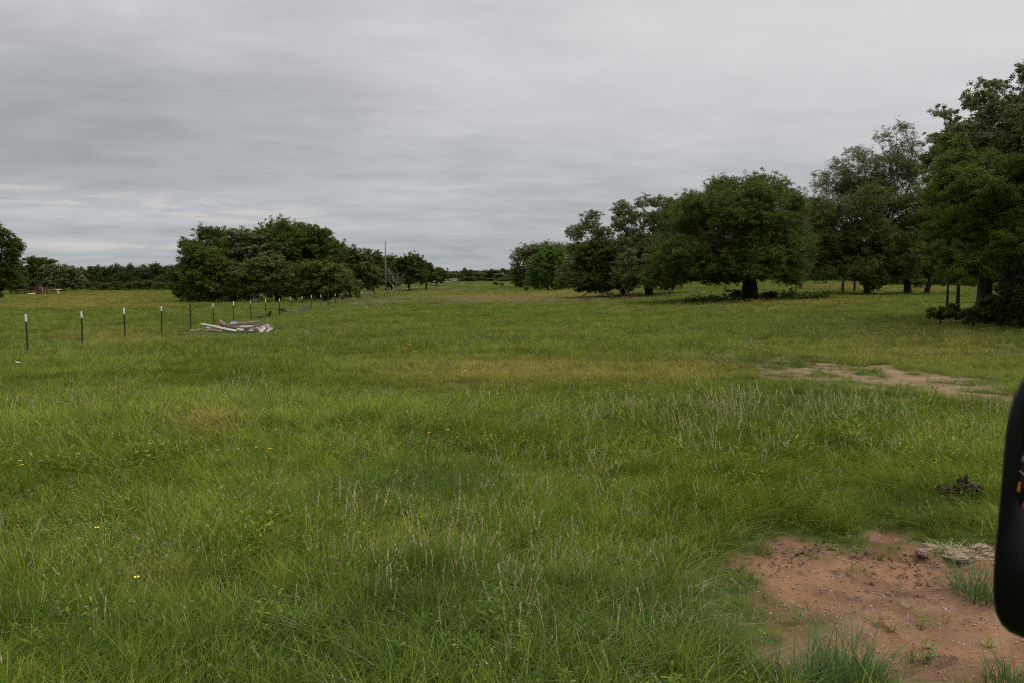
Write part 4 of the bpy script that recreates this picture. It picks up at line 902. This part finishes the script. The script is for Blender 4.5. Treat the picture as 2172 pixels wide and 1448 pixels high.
# ------------------------------------------------------------------ bare dirt details
ICO_V = []; t_ = (1 + 5 ** .5) / 2
for a_, b_ in ((1, t_), (-1, t_), (1, -t_), (-1, -t_)): ICO_V += [(a_, b_, 0), (0, a_, b_), (b_, 0, a_)]
ICO_V = np.array(ICO_V) / math.hypot(1, t_)
import itertools
ICO_F = [f for f in itertools.combinations(range(12), 3) if all(abs(np.linalg.norm(ICO_V[f[i]] - ICO_V[f[(i + 1) % 3]]) - 1.0515) < .02 for i in range(3))]
ICO_F = np.array([f if np.dot(np.cross(ICO_V[f[1]] - ICO_V[f[0]], ICO_V[f[2]] - ICO_V[f[0]]), ICO_V[f[0]]) > 0 else (f[0], f[2], f[1]) for f in ICO_F])
def stones(name, n_, smin, smax, mat, label, area, power=3, seed=1, flat=.65):
    r = np.random.default_rng(seed); x_ = r.uniform(area[0], area[1], n_); y_ = r.uniform(area[2], area[3], n_)
    m_, _ = dirt_mask(x_, y_); ok = (m_ * (.25 + 1.3 * fbm(x_ * 1.3, y_ * 1.3, 91, 3)) > r.uniform(.2, 1, n_)); x_, y_ = x_[ok], y_[ok]; n_ = len(x_)
    s_ = smin + (smax - smin) * r.uniform(0, 1, n_) ** power
    V = ICO_V[None] * (1 + r.normal(0, .16, (n_, 12, 1))) * s_[:, None, None] * r.uniform(.7, 1.3, (n_, 1, 3)) * np.array([1, 1, flat])
    V = V + np.stack([x_, y_, ground_h(x_, y_) + s_ * .2], -1)[:, None]
    o_ = (np.arange(n_) * 12)[:, None, None]
    tag(add(name, np_mesh(name, V.reshape(-1, 3), (o_ + ICO_F[None]).reshape(-1, 3), [M[mat]])), label, None, None, 'stuff')
k = NT('gravel_mix'); g = k.n('NewGeometry'); c = k.mix(g.outputs['Random Per Island'], (.17, .095, .06), (.34, .25, .19)); c = k.mix(k.ramp(g.outputs['Random Per Island'], .96, 1.0), c, (.50, .45, .40))
p = k.n('BsdfPrincipled'); p.inputs['Roughness'].default_value = .9; k.l(c, p.inputs['Base Color']); k.l(p.outputs[0], k.out.inputs[0]); M['gravel'] = k.m
stones('gravel', 26000, .002, .009, 'gravel', 'small pale gravel strewn over the bare reddish dirt', (.8, 4.8, 3.6, 7.6), 4)
# crumbs of dead leaf along the dirt edge
r = np.random.default_rng(8); LV = []
for u0, v0, ru, rv, n_ in ((1720, 1160, 60, 6, 90), (1960, 1195, 60, 14, 120), (1640, 1180, 40, 14, 60), (1900, 1178, 80, 8, 60), (1980, 1225, 50, 14, 40), (1850, 1250, 160, 60, 60), (1560, 1210, 50, 25, 50)):
    for _ in range(n_):
        p_ = hit(r.normal(u0, ru), r.normal(v0, rv)); p_[2] = float(ground_h(p_[0], p_[1])) + .008; d = r.normal(size=3) * [1, 1, .35]; d /= np.linalg.norm(d); e = np.cross(d, r.normal(size=3) * .4 + [0, 0, 1]); e /= np.linalg.norm(e); L = r.uniform(.008, .028)
        LV += [p_ - d * L, p_ + e * L * .45 + [0, 0, .004], p_ + d * L, p_ - e * L * .45 + [0, 0, .003]]
tag(add('leaf_litter', np_mesh('leaf_litter', np.array(LV), np.arange(len(LV)).reshape(-1, 4), [M['litter']])), 'crumbs of dry brown leaves along the edge of the bare dirt', None, None, 'stuff')

def lump(name, b, lumps, mat, label, cat, seed, amp=.25):
    """clods fused into one lumpy heap"""
    bm_v, bm_f = [], []
    r = np.random.default_rng(seed); o_ = 0
    # subdivide the icosahedron once
    mid, V0, F0 = {}, [tuple(v) for v in ICO_V], [tuple(f) for f in ICO_F]
    for _ in range(3):
        F1, mid = [], {}
        def mp(a_, b_):
            key = (min(a_, b_), max(a_, b_))
            if key not in mid:
                v = (np.array(V0[a_]) + np.array(V0[b_])); v /= np.linalg.norm(v); V0.append(tuple(v)); mid[key] = len(V0) - 1
            return mid[key]
        for a_, b_, c_ in F0:
            x1, x2, x3 = mp(a_, b_), mp(b_, c_), mp(c_, a_); F1 += [(a_, x1, x3), (b_, x2, x1), (c_, x3, x2), (x1, x2, x3)]
        F0 = F1
    V0 = np.array(V0); F0 = np.array(F0)
    for cx_, cy_, cz_, rx, ry, rz in lumps:
        n1 = fbm(V0[:, 0] * 2.3 + cx_ * 9 + 7, V0[:, 1] * 2.3 + V0[:, 2] * 3.1 + cy_ * 5, seed, 4) - .5
        n2 = fbm(V0[:, 0] * 7 + V0[:, 2] * 4 + cx_ * 9, V0[:, 1] * 7 + cy_ * 5, seed + 3, 3) - .5
        V = V0 * (1 + amp * 2 * n1 + amp * 1.2 * n2)[:, None] * [rx, ry, rz] + [cx_, cy_, cz_]
        bm_v.append(V); bm_f.append(F0 + o_); o_ += len(V)
    o = add(name, np_mesh(name, np.concatenate(bm_v), np.concatenate(bm_f), [M[mat]], smooth=False)); o.location = b
    return tag(o, label, cat)
b = CLOD.copy(); b[2] = float(ground_h(b[0], b[1])) + .02
lump('soil_clod', b, [(.03, 0, .11, .06, .06, .05), (-.15, 0, .09, .07, .06, .05), (.11, .03, .12, .06, .06, .04), (.03, .02, .17, .03, .03, .04), (.18, .0, .12, .05, .05, .04), (-.04, .05, .05, .07, .08, .04), (-.23, .03, .07, .03, .04, .03), (.08, .02, .19, .015, .02, .05)], 'soil', 'dark brown clods of turned soil half hidden in green grass', 'soil clod', 5, .4)
b = hit(2035, 1172); b[2] = float(ground_h(b[0], b[1]))
dg = lump('dead_grass_mat', b, [(.02, .03, -.005, .16, .19, .03), (.17, -.06, -.005, .12, .10, .026), (-.14, .14, -.005, .10, .10, .024), (-.06, -.10, -.005, .07, .06, .024), (-.30, -.02, .01, .05, .05, .03), (.22, .08, .01, .09, .07, .035), (.02, -.14, .0, .12, .05, .025)], 'fibre', 'pale tan mat of dead grass roots at the edge of the bare dirt', 'dead grass', 9, .35)
V, Q_ = blades(110, .32, .04, .11, .004, 1.2, .6, .6, 5, 3); V = V * [1, .6, .8] + [0, .02, .03]
o = add('dry_blades', np_mesh('dry_blades', V, Q_, [M['straw']]), dg)

def green_clump(px, n_, rad, h0, h1, label, seed, nst=0, w=.0055):
    b = hit(*px); b[2] = float(ground_h(b[0], b[1])); e = empty('grass_tuft', b, label, 'grass tuft')
    V, Q_ = blades(n_, rad, h0, h1, w, .55, .6, .12, seed, 5); add('blades', np_mesh('blades', V, Q_, [M['tuft']]), e)
    if nst:
        a_, b_, c_, d_ = stalks(nst, rad * .8, h1 * .9, h1 * 1.7, .11, seed + 1, .45, .0026, 0, .006, 20)
        V, Q_, I = join([(a_, b_, 0), (c_, d_, 1)]); add('seed_heads', np_mesh('seed_heads', V, Q_, [M['tuft'], M['straw']], I), e)
M['tuft'] = leafy('tuft_blades', ((.045, .105, .030), (.070, .145, .038), (.12, .19, .06)), .25, scale=5)
green_clump((2070, 1262), 190, .13, .16, .40, 'bright green grass tuft on bare dirt beside the mirror', 501, 5)
green_clump((1790, 1446), 300, .20, .14, .40, 'big green grass tuft at the near edge of the bare dirt', 502, 12)
green_clump((1700, 1456), 180, .15, .14, .36, 'green grass tuft where the bare dirt meets the meadow, beside the big one', 503, 6)
green_clump((2140, 1448), 120, .12, .10, .24, 'green grass tuft on gravel under the mirror', 504, 3)
green_clump((1950, 1385), 34, .06, .06, .16, 'small sparse sprig of grass on open dirt', 505, 1)
green_clump((1590, 1243), 26, .05, .04, .10, 'tiny sprig of grass on the meadow side of the dirt', 506, 0)
green_clump((1825, 1452), 26, .08, .2, .34, 'tall thin seed stalks rising before the open dirt', 507, 9)
# broad-leaved seedling
b = hit(1815, 1176); b[2] = float(ground_h(b[0], b[1])); e = empty('weed_seedling', b, 'small broad-leaved green weed seedling on the bare dirt', 'weed')
q = MB(); q.tube([(0, 0, -.02), (.005, 0, .05), (0, 0, .09)], [.003, .0025, .002], 6); q.build('stem', M['flower_stem'], e)
rr_ = random.Random(2)
for k_ in range(8):
    a_ = k_ * 2.4; z_ = .035 + .007 * k_; L = .075 - .004 * k_; d = Vector((math.cos(a_), math.sin(a_), .25)); s_ = Vector((-math.sin(a_), math.cos(a_), 0)) * L * .32; o0 = Vector((0, 0, z_))
    q = MB(); q.shape([o0, o0 + d * L * .35 - s_ * .9, o0 + d * L * .7 - s_ * .8, o0 + d * L + Vector((0, 0, -.012)), o0 + d * L * .7 + s_ * .8, o0 + d * L * .35 + s_ * .9, o0 + d * L * .5 + Vector((0, 0, -.004))], [(0, 1, 6), (1, 2, 6), (2, 3, 6), (3, 4, 6), (4, 5, 6), (5, 0, 6)])
    q.build('leaf', M['bright'], e)

# ------------------------------------------------------------------ truck side mirror at the frame edge
YM = .95
def mp_(u, v, dy=0): return Vector(at_depth(u, v, YM + dy)) - MO
MO = Vector((0, 0, 0)); MO = Vector(at_depth(2250, 1080, YM))
mir = empty('side_mirror', MO, 'black plastic truck side mirror filling the frame edge, amber reflection painted on its glass', 'mirror')
outer = [(2250, 748), (2215, 760), (2185, 780), (2165, 808), (2150, 840), (2139, 880), (2132, 925), (2128, 970), (2122, 1040), (2116, 1110), (2110, 1170), (2106, 1225), (2106, 1268), (2112, 1300), (2124, 1324), (2142, 1340), (2170, 1352), (2215, 1362), (2270, 1368), (2340, 1366), (2390, 1352), (2412, 1325), (2420, 1280), (2420, 1180), (2418, 1040), (2412, 900), (2400, 820), (2380, 775), (2345, 755), (2300, 746)]
inner = [(2250, 800), (2225, 808), (2203, 824), (2188, 845), (2177, 872), (2171, 905), (2168, 935), (2165, 965), (2162, 995), (2159, 1020), (2157, 1040), (2157, 1055), (2160, 1066), (2166, 1075), (2174, 1082), (2186, 1088), (2202, 1093), (2225, 1098), (2262, 1102), (2310, 1102), (2345, 1098), (2362, 1086), (2370, 1066), (2371, 1030), (2370, 980), (2366, 900), (2358, 850), (2345, 820), (2322, 806), (2290, 800)]
cxm, cym = 2265, 1060
def ring_(pts, k_, dy): return [mp_(cxm + (u - cxm) * k_, cym + (v - cym) * k_, dy) for u, v in pts]
rings = [ring_(outer, .55, .13), ring_(outer, .84, .11), ring_(outer, .97, .06), ring_(outer, 1.0, .022), ring_(outer, .985, .006), ring_(outer, .955, 0), ring_(inner, 1.04, .001), ring_(inner, 1.0, .004), ring_(inner, .995, .014)]
q = MB(); N_ = len(outer); v = [p_ for rg in rings for p_ in rg]; f = [tuple(range(N_))]
for j in range(len(rings) - 1):
    for k_ in range(N_): f.append((j * N_ + k_, (j + 1) * N_ + k_, (j + 1) * N_ + (k_ + 1) % N_, j * N_ + (k_ + 1) % N_))
q.shape(v, f); hs = q.build('housing', M['plastic'], mir, True)
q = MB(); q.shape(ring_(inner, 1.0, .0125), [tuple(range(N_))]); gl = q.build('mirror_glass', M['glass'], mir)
def flat(name, pts, mat, dy=.0115):  # flat coloured marks on the glass, painted in place of its reflection
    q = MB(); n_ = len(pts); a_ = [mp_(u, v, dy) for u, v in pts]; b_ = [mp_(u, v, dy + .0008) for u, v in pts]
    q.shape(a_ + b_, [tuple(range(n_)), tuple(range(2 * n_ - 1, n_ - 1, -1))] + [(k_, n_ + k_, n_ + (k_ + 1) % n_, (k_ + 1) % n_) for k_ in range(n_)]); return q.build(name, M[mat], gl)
flat('maroon_reflection_mark', [(2167, 958), (2190, 950), (2230, 960), (2230, 1050), (2190, 1050), (2170, 1035), (2164, 1015)], 'maroon', .0118)
flat('amber_reflection_mark', [(2161, 1020), (2165, 1021), (2164, 1034), (2162, 1043), (2157, 1040)], 'amber', .0108)
flat('red_reflection_mark', [(2168, 1068), (2173, 1062), (2190, 1060), (2190, 1082), (2174, 1080), (2167, 1075)], 'red_reflection', .0108)
flat('line_reflection_mark', [(2161, 997), (2163, 996), (2185, 1015), (2184, 1018)], 'letter', .0108)
cu_ = bpy.data.curves.new('reflected_lettering', 'FONT'); cu_.body = '9X'; cu_.size = .0085; cu_.extrude = .0003; cu_.align_x = 'LEFT'  # letters modelled on the glass to stand in for reflected writing
to = bpy.data.objects.new('reflected_lettering', cu_); C.objects.link(to); bpy.context.view_layer.update()
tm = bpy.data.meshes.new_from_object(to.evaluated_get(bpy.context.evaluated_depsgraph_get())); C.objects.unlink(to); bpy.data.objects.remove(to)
tm.materials.clear(); tm.materials.append(M['letter']); o = add('reflected_lettering', tm, gl); o.location = mp_(2163.5, 973, .0106); o.rotation_euler = (math.pi / 2, math.radians(40), 0)
q = MB(); q.tube([mp_(2410, 1180, .07), mp_(2520, 1190, .06), mp_(2680, 1230, -.1)], [.035, .03, .045], 12); q.build('arm', M['plastic'], mir, True)

print('T', time.time() - _t0)
# ------------------------------------------------------------------ sky, sun, camera
w = bpy.data.worlds.new('World'); bpy.context.scene.world = w; w.use_nodes = True; t = w.node_tree; t.nodes.clear()
S_EL, S_ROT = math.radians(64), math.radians(78)
class WN(NT):
    def __init__(s, tree): s.t = tree; s.out = tree.nodes.new('ShaderNodeOutputWorld')
k = WN(t)
sky = k.n('TexSky', sky_type='NISHITA', sun_disc=False, sun_elevation=S_EL, sun_rotation=S_ROT)
b1 = k.n('Background'); b1.inputs[1].default_value = .06; k.l(sky.outputs[0], b1.inputs[0])
tc = k.n('TexCoord'); sp = k.n('SeparateXYZ'); k.l(tc.outputs['Generated'], sp.inputs[0]); dx, dy_, dz = sp.outputs
den = k.math('ADD', k.math('MAXIMUM', dz, 0.0), .10)
cxz = k.n('CombineXYZ'); k.l(k.math('DIVIDE', dx, den), cxz.inputs[0]); k.l(k.math('DIVIDE', dy_, den), cxz.inputs[1])
mp1 = k.n('Mapping'); mp1.inputs['Scale'].default_value = (.85, 1.15, 1); mp1.inputs['Location'].default_value = (3.1, 1.7, 0); mp1.inputs['Rotation'].default_value = (0, 0, .25); k.l(cxz.outputs[0], mp1.inputs[0])
n1 = k.noise(1.0, 8, mp1.outputs[0], .56, .25)
mp2 = k.n('Mapping'); mp2.inputs['Scale'].default_value = (.28, .40, 1); mp2.inputs['Location'].default_value = (7.3, .4, 0); k.l(cxz.outputs[0], mp2.inputs[0])
n2 = k.noise(1.0, 4, mp2.outputs[0], .5)
mp3 = k.n('Mapping'); mp3.inputs['Scale'].default_value = (1.9, 3.0, 1); mp3.inputs['Location'].default_value = (1.3, 5.7, 0); mp3.inputs['Rotation'].default_value = (0, 0, -.15); k.l(cxz.outputs[0], mp3.inputs[0])
n3 = k.noise(1.0, 7, mp3.outputs[0], .6, .4)
az = k.math('DIVIDE', dx, k.math('MAXIMUM', dy_, .2))
cl = k.ramp(k.math('ADD', k.math('MULTIPLY', n3, .42), k.math('ADD', k.math('MULTIPLY', n1, .46), k.math('MULTIPLY', n2, .46))), .53, .82, False)
lo = k.mix(k.ramp(dz, .0, .3), (.355, .385, .405), (.455, .463, .475)); hi = k.mix(k.ramp(dz, .0, .3), (.53, .548, .56), (.70, .70, .715))
col = k.mix(cl, lo, hi)
# brighter overcast high up and towards the bright side
side = k.math('MULTIPLY', k.ramp(az, -.7, .6), k.ramp(dz, .08, .26))
col = k.mix(k.math('MULTIPLY', side, .75), col, (.74, .74, .75))
dk = k.math('MULTIPLY', k.math('MULTIPLY', k.ramp(az, -.05, -.5), k.ramp(dz, .30, .17)), k.ramp(dz, .06, .14))
col = k.mix(k.math('MULTIPLY', dk, .7), col, k.mix(n3, (.27, .285, .31), (.42, .435, .455)))
# pale breaks low over the far field
br = k.math('MULTIPLY', k.ramp(k.noise(1.6, 5, mp1.outputs[0], .55, 1.2), .46, .60), k.math('MULTIPLY', k.ramp(k.math('ABSOLUTE', k.math('SUBTRACT', k.math('ADD', dz, k.math('MULTIPLY', k.math('ADD', az, .45), .055)), .085)), .02, .002), k.ramp(az, -.12, -.35)))
br2 = k.math('MULTIPLY', k.ramp(k.math('ABSOLUTE', k.math('SUBTRACT', dz, .040)), .008, .001), k.math('MULTIPLY', k.ramp(az, -.25, -.42), k.ramp(n1, .42, .6)))
col = k.mix(k.math('MULTIPLY', k.math('MAXIMUM', br, br2), .5), col, (.74, .70, .66))
up = k.n('MixRGB', blend_type='MULTIPLY'); up.inputs[0].default_value = 1; k.l(col, up.inputs[1])
zen = k.ramp(dz, .32, .98); zz = k.math('ADD', k.math('MULTIPLY', zen, 1.7), 1.0); cz = k.n('CombineXYZ'); [k.l(zz, cz.inputs[i]) for i in range(3)]; k.l(cz.outputs[0], up.inputs[2])
b2 = k.n('Background'); b2.inputs[1].default_value = 1.0; k.l(up.outputs[0], b2.inputs[0])
mx = k.n('MixShader'); mx.inputs[0].default_value = .95; k.l(b1.outputs[0], mx.inputs[1]); k.l(b2.outputs[0], mx.inputs[2]); k.l(mx.outputs[0], k.out.inputs[0])
sl = bpy.data.lights.new('sun', 'SUN'); sl.energy = 1.5; sl.angle = math.radians(15); sl.color = (1, .96, .9)
so = bpy.data.objects.new('sun', sl); C.objects.link(so); so.rotation_euler = (math.pi / 2 - S_EL, 0, math.pi - S_ROT); so.location = (0, -20, 40)

sc_ = bpy.context.scene
cam = bpy.data.cameras.new('camera'); co = bpy.data.objects.new('camera', cam); C.objects.link(co); co.location = (0, 0, EYE); co.rotation_euler = (math.pi / 2 - PITCH, 0, 0)
cam.sensor_width = 36; cam.lens = F / 2172 * 36; cam.clip_start = .05; cam.clip_end = 4000
cam.dof.use_dof = True; cam.dof.focus_distance = 22; cam.dof.aperture_fstop = 11
sc_.camera = co
sc_.view_settings.view_transform = 'Standard'; sc_.view_settings.look = 'None'; sc_.view_settings.exposure = 0; sc_.view_settings.gamma = 1
sc_.render.engine = 'CYCLES'; sc_.cycles.max_bounces = 5; sc_.cycles.diffuse_bounces = 3; sc_.cycles.transmission_bounces = 3; sc_.cycles.use_denoising = False; sc_.cycles.filter_width = 1.1; sc_.render.filter_size = 1.1
